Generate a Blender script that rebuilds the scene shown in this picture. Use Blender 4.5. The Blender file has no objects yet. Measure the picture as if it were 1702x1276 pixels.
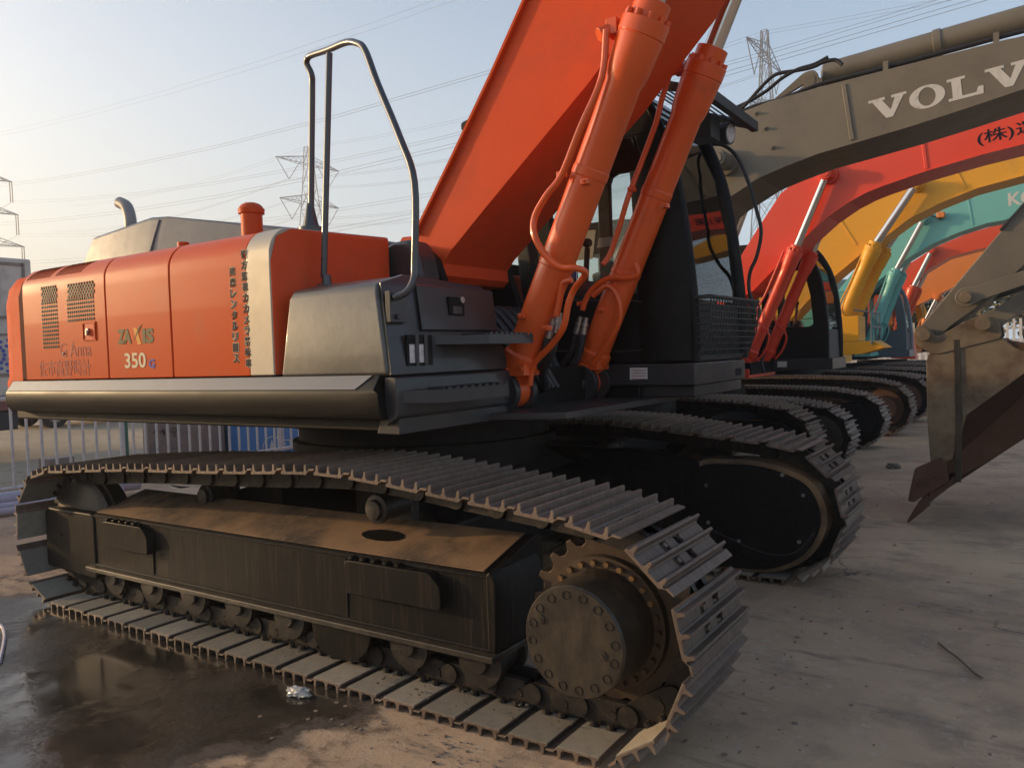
import bpy, bmesh, math, random
from mathutils import Vector, Matrix
random.seed(7)
R=math.radians
sc=bpy.context.scene
col=sc.collection
CAM_LOC=(3.4090,-4.0618,1.5038)
CAM_R=(0.832085, 0.553655, -0.033171)
CAM_U=(0.006573, 0.049958, 0.99873)
CAM_B=(0.554609, -0.831246, 0.03793)
LENS=27.8841

# ---------------- camera
cam=bpy.data.cameras.new('camera'); co=bpy.data.objects.new('camera',cam); col.objects.link(co)
cam.lens=LENS; cam.sensor_width=36; cam.clip_start=.05; cam.clip_end=3000
co.matrix_world=Matrix(((CAM_R[0],CAM_U[0],CAM_B[0],CAM_LOC[0]),(CAM_R[1],CAM_U[1],CAM_B[1],CAM_LOC[1]),(CAM_R[2],CAM_U[2],CAM_B[2],CAM_LOC[2]),(0,0,0,1)))
sc.camera=co
# ---------------- sky and sun (low evening sun behind the left of the row)
SUN_EL=R(11); SX,SY=-.945,-.325
W=bpy.data.worlds.new('World'); sc.world=W; W.use_nodes=True
nt=W.node_tree; nt.nodes.clear()
out=nt.nodes.new('ShaderNodeOutputWorld'); bg=nt.nodes.new('ShaderNodeBackground'); sky=nt.nodes.new('ShaderNodeTexSky')
sky.sky_type='NISHITA'; sky.sun_disc=False; sky.sun_elevation=SUN_EL
sky.sun_rotation=math.atan2(SX,SY); sky.air_density=1.0; sky.dust_density=4.5; sky.ozone_density=2.2; sky.altitude=50
hs=nt.nodes.new('ShaderNodeHueSaturation'); hs.inputs['Saturation'].default_value=1.0
nt.links.new(sky.outputs[0],hs.inputs['Color']); # thin high haze: paler near the horizon, creamier towards the sun
tcw=nt.nodes.new('ShaderNodeTexCoord'); dt=nt.nodes.new('ShaderNodeVectorMath'); dt.operation='DOT_PRODUCT'; dt.inputs[1].default_value=(SX,SY,.1); nt.links.new(tcw.outputs['Generated'],dt.inputs[0])
r1=nt.nodes.new('ShaderNodeValToRGB'); r1.color_ramp.elements[0].position=.1; r1.color_ramp.elements[1].position=.95
r1.color_ramp.elements[0].color=(.62,.72,.82,1); r1.color_ramp.elements[1].color=(.86,.74,.54,1); nt.links.new(dt.outputs['Value'],r1.inputs[0])
sv=nt.nodes.new('ShaderNodeVectorMath'); sv.operation='SCALE'; sv.inputs['Scale'].default_value=5.6; nt.links.new(r1.outputs[0],sv.inputs[0])
sx_=nt.nodes.new('ShaderNodeSeparateXYZ'); nt.links.new(tcw.outputs['Generated'],sx_.inputs[0]); r2=nt.nodes.new('ShaderNodeMapRange'); r2.inputs[1].default_value=0; r2.inputs[2].default_value=.6; r2.inputs[3].default_value=.60; r2.inputs[4].default_value=.05; nt.links.new(sx_.outputs['Z'],r2.inputs[0])
hz=nt.nodes.new('ShaderNodeMix'); hz.data_type='RGBA'; nt.links.new(r2.outputs[0],hz.inputs[0]); nt.links.new(sv.outputs[0],hz.inputs[7]); nt.links.new(hs.outputs[0],hz.inputs[6]); nt.links.new(hz.outputs[2],bg.inputs[0]); nt.links.new(bg.outputs[0],out.inputs[0])
bg.inputs[1].default_value=.15
sd=bpy.data.lights.new('sun','SUN'); so=bpy.data.objects.new('sun',sd); col.objects.link(so)
sd.energy=2.0; sd.angle=R(1.5); sd.color=(1,.66,.34)
so.rotation_euler=Vector((SX*math.cos(SUN_EL),SY*math.cos(SUN_EL),math.sin(SUN_EL))).to_track_quat('Z','Y').to_euler(); so.location=(-10,-5,12)
sc.view_settings.view_transform='Standard'; sc.view_settings.look='None'; sc.view_settings.exposure=.88; sc.view_settings.gamma=1
sc.cycles.max_bounces=6; sc.cycles.transparent_max_bounces=10

# ---------------- materials
def nodes(name):
    m=bpy.data.materials.new(name); m.use_nodes=True
    return m,m.node_tree,m.node_tree.nodes,m.node_tree.links,m.node_tree.nodes['Principled BSDF']
def rgb(c): return (c[0],c[1],c[2],1)
def mixc(N,L,a,b,fac,mode='MIX'):
    n=N.new('ShaderNodeMix'); n.data_type='RGBA'; n.blend_type=mode
    if hasattr(fac,'links') or hasattr(fac,'is_linked'): L.new(fac,n.inputs[0])
    else: n.inputs[0].default_value=fac
    for i,v in ((6,a),(7,b)):
        if isinstance(v,tuple): n.inputs[i].default_value=rgb(v)
        else: L.new(v,n.inputs[i])
    return n.outputs[2]
def noise(N,L,scale,detail=4,rough=.55,stretch=None,coord='Object'):
    t=N.new('ShaderNodeTexNoise'); t.inputs['Scale'].default_value=scale; t.inputs['Detail'].default_value=detail; t.inputs['Roughness'].default_value=rough
    tc=N.new('ShaderNodeTexCoord')
    if stretch:
        mp=N.new('ShaderNodeMapping'); mp.inputs['Scale'].default_value=stretch; L.new(tc.outputs[coord],mp.inputs[0]); L.new(mp.outputs[0],t.inputs[0])
    else: L.new(tc.outputs[coord],t.inputs[0])
    return t.outputs[0]
def ramp(N,L,src,a,b,c0=(0,0,0),c1=(1,1,1)):
    r=N.new('ShaderNodeValToRGB'); r.color_ramp.elements[0].position=a; r.color_ramp.elements[1].position=b
    r.color_ramp.elements[0].color=rgb(c0); r.color_ramp.elements[1].color=rgb(c1); L.new(src,r.inputs[0]); return r.outputs[0]
def bump(N,L,B,src,strength,dist=.01):
    b=N.new('ShaderNodeBump'); b.inputs['Strength'].default_value=strength; b.inputs['Distance'].default_value=dist
    L.new(src,b.inputs['Height']); L.new(b.outputs[0],B.inputs['Normal'])
MATS={}
def surf(name,c,rough=.5,metal=0,coat=0,dirt=None,dirt_lo=.5,dirt_hi=.75,dscale=3,stretch=None,vary=.12,bmp=.1,bscale=40,roughvar=.15,fine=None,spec=.5,crough=.08,flo=.55):
    m,nt,N,L,B=nodes(name)
    n1=noise(N,L,dscale,5,.6,stretch)
    base=mixc(N,L,tuple(x*(1-vary) for x in c),tuple(min(1,x*(1+vary)) for x in c),n1)
    if dirt:
        n2=noise(N,L,dscale*1.7,7,.65,stretch); f=ramp(N,L,n2,dirt_lo,dirt_hi)
        base=mixc(N,L,base,dirt,f)
        if fine:
            n4=noise(N,L,dscale*14,6,.7,stretch); base=mixc(N,L,base,fine,ramp(N,L,n4,flo,flo+.17))
    if name in ('shoe_steel','shoe_dust'):
        oi=N.new('ShaderNodeObjectInfo'); rr=N.new('ShaderNodeMapRange'); rr.inputs[3].default_value=.72; rr.inputs[4].default_value=1.18; L.new(oi.outputs['Random'],rr.inputs[0]); sv2=N.new('ShaderNodeVectorMath'); sv2.operation='SCALE'; L.new(base,sv2.inputs[0]); L.new(rr.outputs[0],sv2.inputs['Scale']); base=sv2.outputs[0]
    L.new(base,B.inputs['Base Color'])
    n3=noise(N,L,bscale*.4,5,.6)
    mr=N.new('ShaderNodeMapRange'); mr.inputs[3].default_value=max(.02,rough-roughvar); mr.inputs[4].default_value=min(1,rough+roughvar); L.new(n3,mr.inputs[0]); L.new(mr.outputs[0],B.inputs['Roughness'])
    B.inputs['Specular IOR Level'].default_value=spec; B.inputs['Metallic'].default_value=metal; B.inputs['Coat Weight'].default_value=coat; B.inputs['Coat Roughness'].default_value=crough
    if bmp:
        nb=noise(N,L,bscale,5,.65); bump(N,L,B,nb,bmp,.006)
    MATS[name]=m; return m
M=MATS
ORG=(.60,.078,.010)
surf('orange_paint',ORG,.42,coat=.16,dirt=(.48,.13,.06),dirt_lo=.52,dirt_hi=.85,dscale=1.6,vary=.07,bmp=.05,bscale=5,roughvar=.07,spec=.06,crough=.035)
surf('orange_paint_matte',(.70,.080,.018),.46,coat=.03,dirt=(.46,.075,.03),dirt_lo=.5,dirt_hi=.8,dscale=1.3,vary=.08,bmp=.06,bscale=18,fine=(.40,.06,.03),flo=.66,spec=.14)
surf('orange_cylinder',(.74,.10,.012),.36,coat=.15,dirt=(.48,.08,.025),dirt_lo=.56,dirt_hi=.8,dscale=2.5,vary=.10,bmp=.08,bscale=22,fine=(.42,.07,.03),flo=.68)
surf('strip_grey',(.20,.19,.18),.38,metal=.3,dirt=(.2,.18,.16),dirt_lo=.55,dirt_hi=.8,dscale=4,bmp=.05)
surf('silver_band',(.42,.37,.29),.5,metal=.2,coat=.2,dirt=(.36,.30,.22),dirt_lo=.5,dirt_hi=.85,dscale=2,bmp=.05)
surf('exhaust_grey',(.27,.26,.245),.5,metal=.2,vary=.15,dscale=8,bmp=.1)
surf('gap_shade_brown',(.11,.03,.018),.8,spec=.08)  # orange in shade painted as dark brown, for the hood gap and louvre slots
surf('orange_corner',(.68,.085,.015),.62,spec=.05,vary=.08,dirt=(.5,.10,.04),dirt_lo=.55,dirt_hi=.85,dscale=2,bmp=.05)
surf('grey_cowl',(.10,.104,.112),.45,coat=.15,dirt=(.15,.145,.135),dscale=2.5,bmp=.06,vary=.06)
surf('grey_paint',(.058,.053,.046),.38,coat=.3,dirt=(.13,.115,.09),dirt_lo=.45,dirt_hi=.8,dscale=2.2,bmp=.5,bscale=2.5,vary=.1)
surf('dark_panel',(.029,.027,.029),.42,coat=.25,dirt=(.055,.046,.042),dscale=2.5,bmp=.06,vary=.12)
surf('black_gloss',(.009,.0075,.0065),.45,coat=.10,dirt=(.03,.025,.02),dirt_lo=.55,dirt_hi=.85,dscale=3,stretch=(.3,1,3),bmp=.02,bscale=7,spec=.15)
surf('black_paint',(.006,.0055,.0055),.5,spec=.2,dirt=(.022,.018,.015),dirt_lo=.55,dirt_hi=.8,dscale=4,bmp=.12)
surf('frame_black',(.009,.008,.0075),.45,coat=.0,dirt=(.040,.031,.023),dirt_lo=.50,dirt_hi=.75,dscale=5,stretch=(5,5,.35),bmp=.10,bscale=30,roughvar=.15,spec=.14)
surf('frame_dust',(.26,.15,.075),.85,dirt=(.055,.038,.027),dirt_lo=.42,dirt_hi=.62,dscale=1.1,bmp=.25,bscale=60,fine=(.22,.15,.10))
surf('shoe_steel',(.15,.102,.076),.5,metal=.25,dirt=(.21,.165,.125),dirt_lo=.4,dirt_hi=.75,dscale=5,stretch=(1,4,1),bmp=.25,bscale=50,fine=(.09,.07,.06),vary=.25)
surf('shoe_dust',(.27,.235,.18),.8,dirt=(.17,.14,.11),dirt_lo=.5,dirt_hi=.8,dscale=9,stretch=(1,1,1),bmp=.15,fine=(.33,.29,.23),vary=.2)
surf('grit',(.25,.19,.14),.95,vary=.3,dscale=30,bmp=.3)
surf('chain_steel',(.018,.0155,.014),.5,metal=.2,dirt=(.06,.042,.028),dirt_lo=.5,dirt_hi=.7,dscale=12,bmp=.3,bscale=60)
surf('hub_steel',(.034,.028,.021),.42,metal=.2,coat=.1,dirt=(.085,.065,.042),dirt_lo=.42,dirt_hi=.75,dscale=6,stretch=(1.6,1.6,.8),bmp=.2,fine=(.02,.017,.014),flo=.6)
surf('rust_brown',(.06,.036,.02),.55,metal=.15,dirt=(.11,.065,.03),dscale=7,bmp=.3)
surf('rust_sunlit_gold',(.22,.12,.045),.5,metal=.15,dirt=(.12,.07,.035),dirt_lo=.4,dirt_hi=.7,dscale=7,bmp=.3)
surf('chrome_rod',(.62,.60,.57),.13,metal=1,vary=.03,bmp=0,roughvar=.04)
surf('steel_fitting',(.45,.44,.42),.3,metal=.9,vary=.1,bmp=.05)
surf('rubber_hose',(.016,.016,.018),.5,dirt=(.04,.035,.035),dscale=8,bmp=.1)
surf('rail_pipe',(.05,.052,.058),.32,coat=.4,dirt=(.05,.045,.045),dscale=6,bmp=.04)
surf('cream_decal',(.72,.62,.42),.45,vary=.05,bmp=0,spec=.08)
surf('white_decal',(.60,.58,.54),.5,vary=.06,dirt=(.34,.31,.27),dirt_lo=.55,dirt_hi=.8,dscale=14,bmp=0,spec=.08)
surf('black_decal',(.02,.02,.03),.5,vary=.1,bmp=0,spec=.08)
surf('blue_decal',(.10,.12,.42),.45,bmp=0,spec=.08)
surf('faded_decal',(.36,.085,.07),.5,bmp=0,spec=.08)
surf('green_grey_decal',(.14,.125,.06),.45,bmp=0,spec=.08)
surf('amber_decal',(.75,.33,.05),.45,bmp=0,spec=.08)
surf('lamp_lens',(.55,.5,.5),.12,metal=.5,vary=.3,dscale=30,bmp=.6,bscale=30)
surf('volvo_grey',(.18,.155,.115),.5,coat=.1,dirt=(.12,.105,.08),dirt_lo=.45,dirt_hi=.8,dscale=1.6,bmp=.07,bscale=25,vary=.08)
surf('bucket_paint',(.20,.15,.09),.6,dirt=(.085,.045,.025),dirt_lo=.42,dirt_hi=.68,dscale=2.3,bmp=.2,fine=(.17,.13,.09))
surf('bucket_rust',(.085,.038,.020),.7,dirt=(.11,.055,.035),dirt_lo=.45,dirt_hi=.7,dscale=5,bmp=.3)
surf('red_paint',(.80,.065,.025),.42,coat=.15,dirt=(.5,.06,.03),dirt_lo=.6,dirt_hi=.85,dscale=1.5,vary=.05,bmp=.03)
surf('yellow_paint',(.76,.36,.015),.5,coat=.08,dirt=(.5,.25,.04),dirt_lo=.55,dirt_hi=.85,dscale=1.5,vary=.06,bmp=.04)
surf('cyan_paint',(.16,.46,.43),.5,coat=.08,dirt=(.14,.36,.34),dirt_lo=.6,dirt_hi=.85,dscale=2,vary=.06,bmp=.03)
surf('bluegrey_paint',(.09,.13,.16),.4,coat=.2,bmp=.05)
surf('orange_red_paint',(.68,.07,.018),.4,coat=.2,bmp=.04,vary=.07)
surf('orange_light_paint',(.68,.20,.03),.42,coat=.2,bmp=.04,vary=.07)
surf('brown_shoe',(.15,.10,.065),.65,metal=.15,dirt=(.09,.055,.035),dscale=5,bmp=.25)
surf('white_tube',(.60,.57,.53),.4,coat=.1,dirt=(.36,.34,.34),dirt_lo=.5,dirt_hi=.8,dscale=5,bmp=.04)
surf('green_tube',(.05,.16,.11),.45,bmp=.05)
surf('mauve_sheet',(.27,.20,.165),.6,dirt=(.15,.12,.11),dscale=2,bmp=.1)
surf('blue_sheet',(.07,.22,.50),.45,vary=.1,bmp=.03)
surf('grey_metal_far',(.16,.16,.165),.6,vary=.05,bmp=0)
surf('truck_white',(.62,.54,.46),.5,dirt=(.26,.24,.23),dscale=1,bmp=.05)
surf('truck_red',(.22,.07,.06),.5,bmp=.05)
surf('dark_plastic',(.03,.03,.032),.55,bmp=.08)
surf('tyre',(.02,.02,.02),.8,bmp=.2)
surf('pipe_plastic',(.42,.40,.46),.4,vary=.1,bmp=.05)
surf('dirt_crumb',(.15,.125,.10),.95,vary=.3,dscale=30,bmp=.4)
surf('bag_plastic',(.55,.50,.44),.25,vary=.15,dscale=20,bmp=.3,coat=.3)
surf('twig_wood',(.16,.12,.085),.9,bmp=.3)
surf('bark',(.06,.045,.035),.9,bmp=.5)
surf('leaf',(.055,.085,.025),.6,vary=.45,dscale=1.2,bmp=0)
surf('leaf_dry',(.12,.10,.035),.6,vary=.35,dscale=1.2,bmp=0)
def glass_mat():
    m,nt,N,L,B=nodes('cab_glass'); N.remove(B)
    o=N['Material Output']; mx=N.new('ShaderNodeMixShader'); tr=N.new('ShaderNodeBsdfTransparent'); gl=N.new('ShaderNodeBsdfGlossy'); fr=N.new('ShaderNodeFresnel')
    tr.inputs[0].default_value=(.93,.95,.93,1); gl.inputs['Roughness'].default_value=.03; fr.inputs[0].default_value=1.6
    L.new(fr.outputs[0],mx.inputs[0]); L.new(tr.outputs[0],mx.inputs[1]); L.new(gl.outputs[0],mx.inputs[2]); L.new(mx.outputs[0],o.inputs[0]); MATS['cab_glass']=m
glass_mat()
def ground_mat():
    m,nt,N,L,B=nodes('yard_concrete')
    a=noise(N,L,.35,8,.62); b=noise(N,L,1.8,9,.7); c=noise(N,L,14,8,.7); d=noise(N,L,70,6,.7)
    base=mixc(N,L,(.37,.245,.150),(.56,.395,.255),ramp(N,L,a,.38,.62))
    base=mixc(N,L,base,(.25,.185,.135),ramp(N,L,b,.50,.70))
    base=mixc(N,L,base,(.52,.45,.37),ramp(N,L,c,.57,.76))
    s=noise(N,L,1.1,10,.75,(1,4.5,1)); base=mixc(N,L,base,(.19,.145,.108),ramp(N,L,s,.55,.68))
    s2=noise(N,L,2.3,10,.78,(4,1,1)); base=mixc(N,L,base,(.50,.44,.37),ramp(N,L,s2,.60,.74))
    s3=noise(N,L,.8,6,.7); base=mixc(N,L,base,(.28,.165,.115),ramp(N,L,s3,.60,.80))
    base=mixc(N,L,base,(.14,.11,.088),ramp(N,L,d,.60,.76))
    # hairline cracks and slab joints
    vo=N.new('ShaderNodeTexVoronoi'); vo.feature='DISTANCE_TO_EDGE'; vo.inputs['Scale'].default_value=.34; tc=N.new('ShaderNodeTexCoord'); 
    dn=N.new('ShaderNodeTexNoise'); dn.inputs['Scale'].default_value=2.5; dn.inputs['Detail'].default_value=8
    av=N.new('ShaderNodeMixRGB'); av.blend_type='ADD'; av.inputs[0].default_value=.5; L.new(tc.outputs['Object'],av.inputs[1]); L.new(tc.outputs['Object'],dn.inputs[0]); L.new(dn.outputs['Color'],av.inputs[2]); L.new(av.outputs[0],vo.inputs[0])
    cr=ramp(N,L,vo.outputs['Distance'],.0,.0035,(1,1,1),(0,0,0)); cm_=N.new('ShaderNodeMath'); cm_.operation='MULTIPLY'; L.new(cr,cm_.inputs[0]); L.new(ramp(N,L,noise(N,L,.5,3,.5),.5,.6),cm_.inputs[1]); base=mixc(N,L,base,(.085,.066,.053),cm_.outputs[0])
    L.new(base,B.inputs['Base Color']); B.inputs['Specular IOR Level'].default_value=.35
    mr=N.new('ShaderNodeMapRange'); mr.inputs[3].default_value=.62; mr.inputs[4].default_value=.95; L.new(b,mr.inputs[0]); L.new(mr.outputs[0],B.inputs['Roughness'])
    ad=N.new('ShaderNodeMath'); ad.operation='ADD'; L.new(c,ad.inputs[0]); L.new(d,ad.inputs[1]); bump(N,L,B,ad.outputs[0],.35,.012)
    MATS['yard_concrete']=m
    m,nt,N,L,B=nodes('wet_concrete')
    a=noise(N,L,1.7,8,.65); c=noise(N,L,22,8,.7)
    base=mixc(N,L,(.030,.024,.018),(.060,.046,.034),ramp(N,L,a,.4,.65)); base=mixc(N,L,base,(.10,.085,.07),ramp(N,L,c,.66,.8)); L.new(base,B.inputs['Base Color'])
    at=N.new('ShaderNodeAttribute'); at.attribute_name='wet'
    w=noise(N,L,1.1,6,.65); mr=ramp(N,L,w,.42,.62,(.10,.10,.10),(.50,.50,.50)); L.new(mr,B.inputs['Roughness']); B.inputs['Specular IOR Level'].default_value=.5
    ml=N.new('ShaderNodeMath'); ml.operation='MULTIPLY'; L.new(c,ml.inputs[0]); L.new(ramp(N,L,w,.45,.6),ml.inputs[1]); bump(N,L,B,ml.outputs[0],.5,.01)
    # wetness: open water, damp margin, then dry concrete showing from below
    e1=noise(N,L,5,9,.75); sm_=N.new('ShaderNodeMath'); sm_.operation='MULTIPLY_ADD'; L.new(e1,sm_.inputs[0]); sm_.inputs[1].default_value=.9; L.new(at.outputs['Fac'],sm_.inputs[2])
    D2=N.new('ShaderNodeBsdfPrincipled'); D2.inputs['Roughness'].default_value=.7; L.new(mixc(N,L,(.075,.056,.042),(.13,.10,.078),ramp(N,L,c,.4,.7)),D2.inputs['Base Color'])
    T=N.new('ShaderNodeBsdfTransparent'); m1=N.new('ShaderNodeMixShader'); m2=N.new('ShaderNodeMixShader')
    L.new(ramp(N,L,sm_.outputs[0],.62,.72),m1.inputs[0]); L.new(D2.outputs[0],m1.inputs[1]); L.new(B.outputs[0],m1.inputs[2])
    L.new(ramp(N,L,sm_.outputs[0],.45,.60),m2.inputs[0]); L.new(T.outputs[0],m2.inputs[1]); L.new(m1.outputs[0],m2.inputs[2]); L.new(m2.outputs[0],N['Material Output'].inputs[0])
    MATS['wet_concrete']=m
    m,nt,N,L,B=nodes('sandy_yard')
    a=noise(N,L,.25,8,.6); c=noise(N,L,4,8,.7)
    base=mixc(N,L,(.30,.235,.155),(.40,.32,.22),ramp(N,L,a,.35,.65)); base=mixc(N,L,base,(.19,.13,.085),ramp(N,L,c,.5,.75)); L.new(base,B.inputs['Base Color']); B.inputs['Roughness'].default_value=.95
    bump(N,L,B,c,.6,.04); MATS['sandy_yard']=m
ground_mat()

# ---------------- mesh helpers
class MB:
    def __init__(s): s.v=[]; s.f=[]
    def add(s,vs,fs):
        o=len(s.v); s.v+=[tuple(v) for v in vs]; s.f+=[tuple(i+o for i in f) for f in fs]; return s
    def box(s,x0,x1,y0,y1,z0,z1):
        return s.add([(x0,y0,z0),(x1,y0,z0),(x1,y1,z0),(x0,y1,z0),(x0,y0,z1),(x1,y0,z1),(x1,y1,z1),(x0,y1,z1)],[(0,3,2,1),(4,5,6,7),(0,1,5,4),(1,2,6,5),(2,3,7,6),(3,0,4,7)])
    def loft(s,rings,cap=True,closed=True):
        n=len(rings[0]); vs=[p for r in rings for p in r]; fs=[]
        for i in range(len(rings)-1):
            for k in range(n if closed else n-1):
                a=i*n+k; b=i*n+(k+1)%n; fs.append((a,b,b+n,a+n))
        if cap and closed: fs.append(tuple(range(n-1,-1,-1))); fs.append(tuple((len(rings)-1)*n+k for k in range(n)))
        return s.add(vs,fs)
    def xz(s,pts,y0,y1):   # polygon in x,z extruded along y
        a=sum(pts[i][0]*pts[(i+1)%len(pts)][1]-pts[(i+1)%len(pts)][0]*pts[i][1] for i in range(len(pts)))
        if a<0: pts=pts[::-1]
        return s.loft([[(x,y0,z) for x,z in pts],[(x,y1,z) for x,z in pts]])
    def yz(s,pts,x0,x1):
        return s.loft([[(x0,y,z) for y,z in pts],[(x1,y,z) for y,z in pts]])
    def xy(s,pts,z0,z1):
        return s.loft([[(x,y,z0) for x,y in pts],[(x,y,z1) for x,y in pts]])
    def cyl(s,p0,p1,r0,r1=None,n=24):
        r1=r0 if r1 is None else r1; p0=Vector(p0); p1=Vector(p1); d=(p1-p0).normalized()
        u=d.orthogonal().normalized(); w=d.cross(u)
        return s.loft([[tuple(p+(u*math.cos(2*math.pi*k/n)+w*math.sin(2*math.pi*k/n))*r) for k in range(n)] for p,r in ((p0,r0),(p1,r1))])
    def lathe(s,p0,axis,prof,n=28):   # prof: (distance along axis, radius)
        p0=Vector(p0); d=Vector(axis).normalized(); u=d.orthogonal().normalized(); w=d.cross(u)
        return s.loft([[tuple(p0+d*t+(u*math.cos(2*math.pi*k/n)+w*math.sin(2*math.pi*k/n))*max(r,1e-4)) for k in range(n)] for t,r in prof])
    def tube(s,pts,r,n=10,sub=6,smooth=True):
        P=[Vector(p) for p in pts]
        if smooth and len(P)>2:
            Q=[]; E=[P[0]*2-P[1]]+P+[P[-1]*2-P[-2]]
            for i in range(1,len(E)-2):
                for k in range(sub):
                    t=k/sub; a,b,c,d=E[i-1],E[i],E[i+1],E[i+2]
                    Q.append(.5*((2*b)+(c-a)*t+(2*a-5*b+4*c-d)*t*t+(3*b-a-3*c+d)*t**3))
            Q.append(P[-1]); P=Q
        rings=[]; u=None
        for i,p in enumerate(P):
            d=(P[min(i+1,len(P)-1)]-P[max(i-1,0)]).normalized()
            if u is None: u=d.orthogonal().normalized()
            u=(u-d*u.dot(d)).normalized(); w=d.cross(u)
            rings.append([tuple(p+(u*math.cos(2*math.pi*k/n)+w*math.sin(2*math.pi*k/n))*r) for k in range(n)])
        return s.loft(rings)
    def ball(s,c,r,n=12,sq=(1,1,1)):
        rings=[]
        for i in range(1,n//2):
            a=math.pi*i/(n//2); rings.append([(c[0]+r*sq[0]*math.sin(a)*math.cos(2*math.pi*k/n),c[1]+r*sq[1]*math.sin(a)*math.sin(2*math.pi*k/n),c[2]-r*sq[2]*math.cos(a)) for k in range(n)])
        return s.loft(rings)
    def beam(s,a,b,w):   # thin square bar
        return s.cyl(a,b,w,n=4)
    def build(s,name,mat,parent=None,bevel=0,smooth=35,seg=2):
        me=bpy.data.meshes.new(name); me.from_pydata(s.v,[],s.f)
        bm=bmesh.new(); bm.from_mesh(me); bmesh.ops.recalc_face_normals(bm,faces=bm.faces); bm.to_mesh(me); bm.free()
        for p in me.polygons: p.use_smooth=True
        me.set_sharp_from_angle(angle=R(smooth))
        me.materials.append(MATS[mat] if isinstance(mat,str) else mat)
        o=bpy.data.objects.new(name,me); col.objects.link(o)
        if parent: o.parent=parent
        if bevel:
            b=o.modifiers.new('bevel','BEVEL'); b.width=bevel; b.segments=seg; b.limit_method='ANGLE'; b.angle_limit=R(40); b.harden_normals=True
        return o
def tag(o,label=None,cat=None,group=None,kind=None):
    if label: o['label']=label
    if cat: o['category']=cat
    if group: o['group']=group
    if kind: o['kind']=kind
    return o
def empty(name,loc,rz=0):
    o=bpy.data.objects.new(name,None); o.location=loc; o.rotation_euler=(0,0,rz); o.empty_display_size=.2; col.objects.link(o); return o
def children(o): return [c for c in col.objects if c.parent==o]
def copy_tree(o,parent=None):
    c=o.copy(); col.objects.link(c); c.parent=parent
    for ch in children(o): copy_tree(ch,c)
    return c
def rounded(pts,r,n=4):   # round polygon corners
    out=[]; k=len(pts)
    for i in range(k):
        p=Vector(pts[i]); a=Vector(pts[i-1]); b=Vector(pts[(i+1)%k]); rr=r[i] if isinstance(r,(list,tuple)) else r
        rr=min(rr,(a-p).length*.45,(b-p).length*.45)
        if rr<1e-4: out.append(tuple(p)); continue
        s0=p+(a-p).normalized()*rr; s1=p+(b-p).normalized()*rr
        for j in range(n+1):
            t=j/n; out.append(tuple(s0*(1-t)**2+p*2*t*(1-t)+s1*t*t))
    return out
def ring_panel(mb,outer,inner,y0,y1):   # polygon frame with an opening; outer & inner same count
    n=len(outer)
    vs=[(x,y0,z) for x,z in outer]+[(x,y0,z) for x,z in inner]+[(x,y1,z) for x,z in outer]+[(x,y1,z) for x,z in inner]; fs=[]
    for k in range(n):
        j=(k+1)%n
        fs+=[(k,j,n+j,n+k),(2*n+k,3*n+k,3*n+j,2*n+j),(k,2*n+k,2*n+j,j),(n+k,n+j,3*n+j,3*n+k)]
    mb.add(vs,fs)
def lettering(txt,x,z,y,h,mat,parent,name='lettering',width=None,rot=0,ext=.0008,bold=0,shear=0,space=1,sx=1):
    c=bpy.data.curves.new(name,'FONT'); c.body=txt; c.size=1; c.extrude=ext/h; c.offset=bold; c.shear=shear; c.space_character=space; c.resolution_u=3
    o=bpy.data.objects.new(name,c); col.objects.link(o); dg=bpy.context.evaluated_depsgraph_get(); dg.update()
    me=bpy.data.meshes.new_from_object(o.evaluated_get(dg)); bpy.data.objects.remove(o); bpy.data.curves.remove(c)
    if not len(me.vertices): return None
    xs=[v.co.x for v in me.vertices]; ys=[v.co.y for v in me.vertices]; x0,x1,y0,y1=min(xs),max(xs),min(ys),max(ys)
    sz=h/(y1-y0); sw=(width/(x1-x0)) if width else sz*sx
    cr,sr=math.cos(rot),math.sin(rot)
    for v in me.vertices:
        a=(v.co.x-x0)*sw; b=(v.co.y-y0)*sz; dd=v.co.z*sz
        v.co=(x+a*cr-b*sr,y-dd,z+a*sr+b*cr)
    me.materials.clear(); me.materials.append(MATS[mat])
    o=bpy.data.objects.new(name,me); col.objects.link(o)
    if parent: o.parent=parent
    return o
def text_x(txt,x,y,z,h,mat,par,width=None,bold=0):   # lettering facing +x
    o=lettering(txt,0,0,0,h,mat,par,width=width,bold=bold)
    for v in o.data.vertices: a,b,c=v.co; v.co=(x-b,y+a,z+c)
    return o

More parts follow.
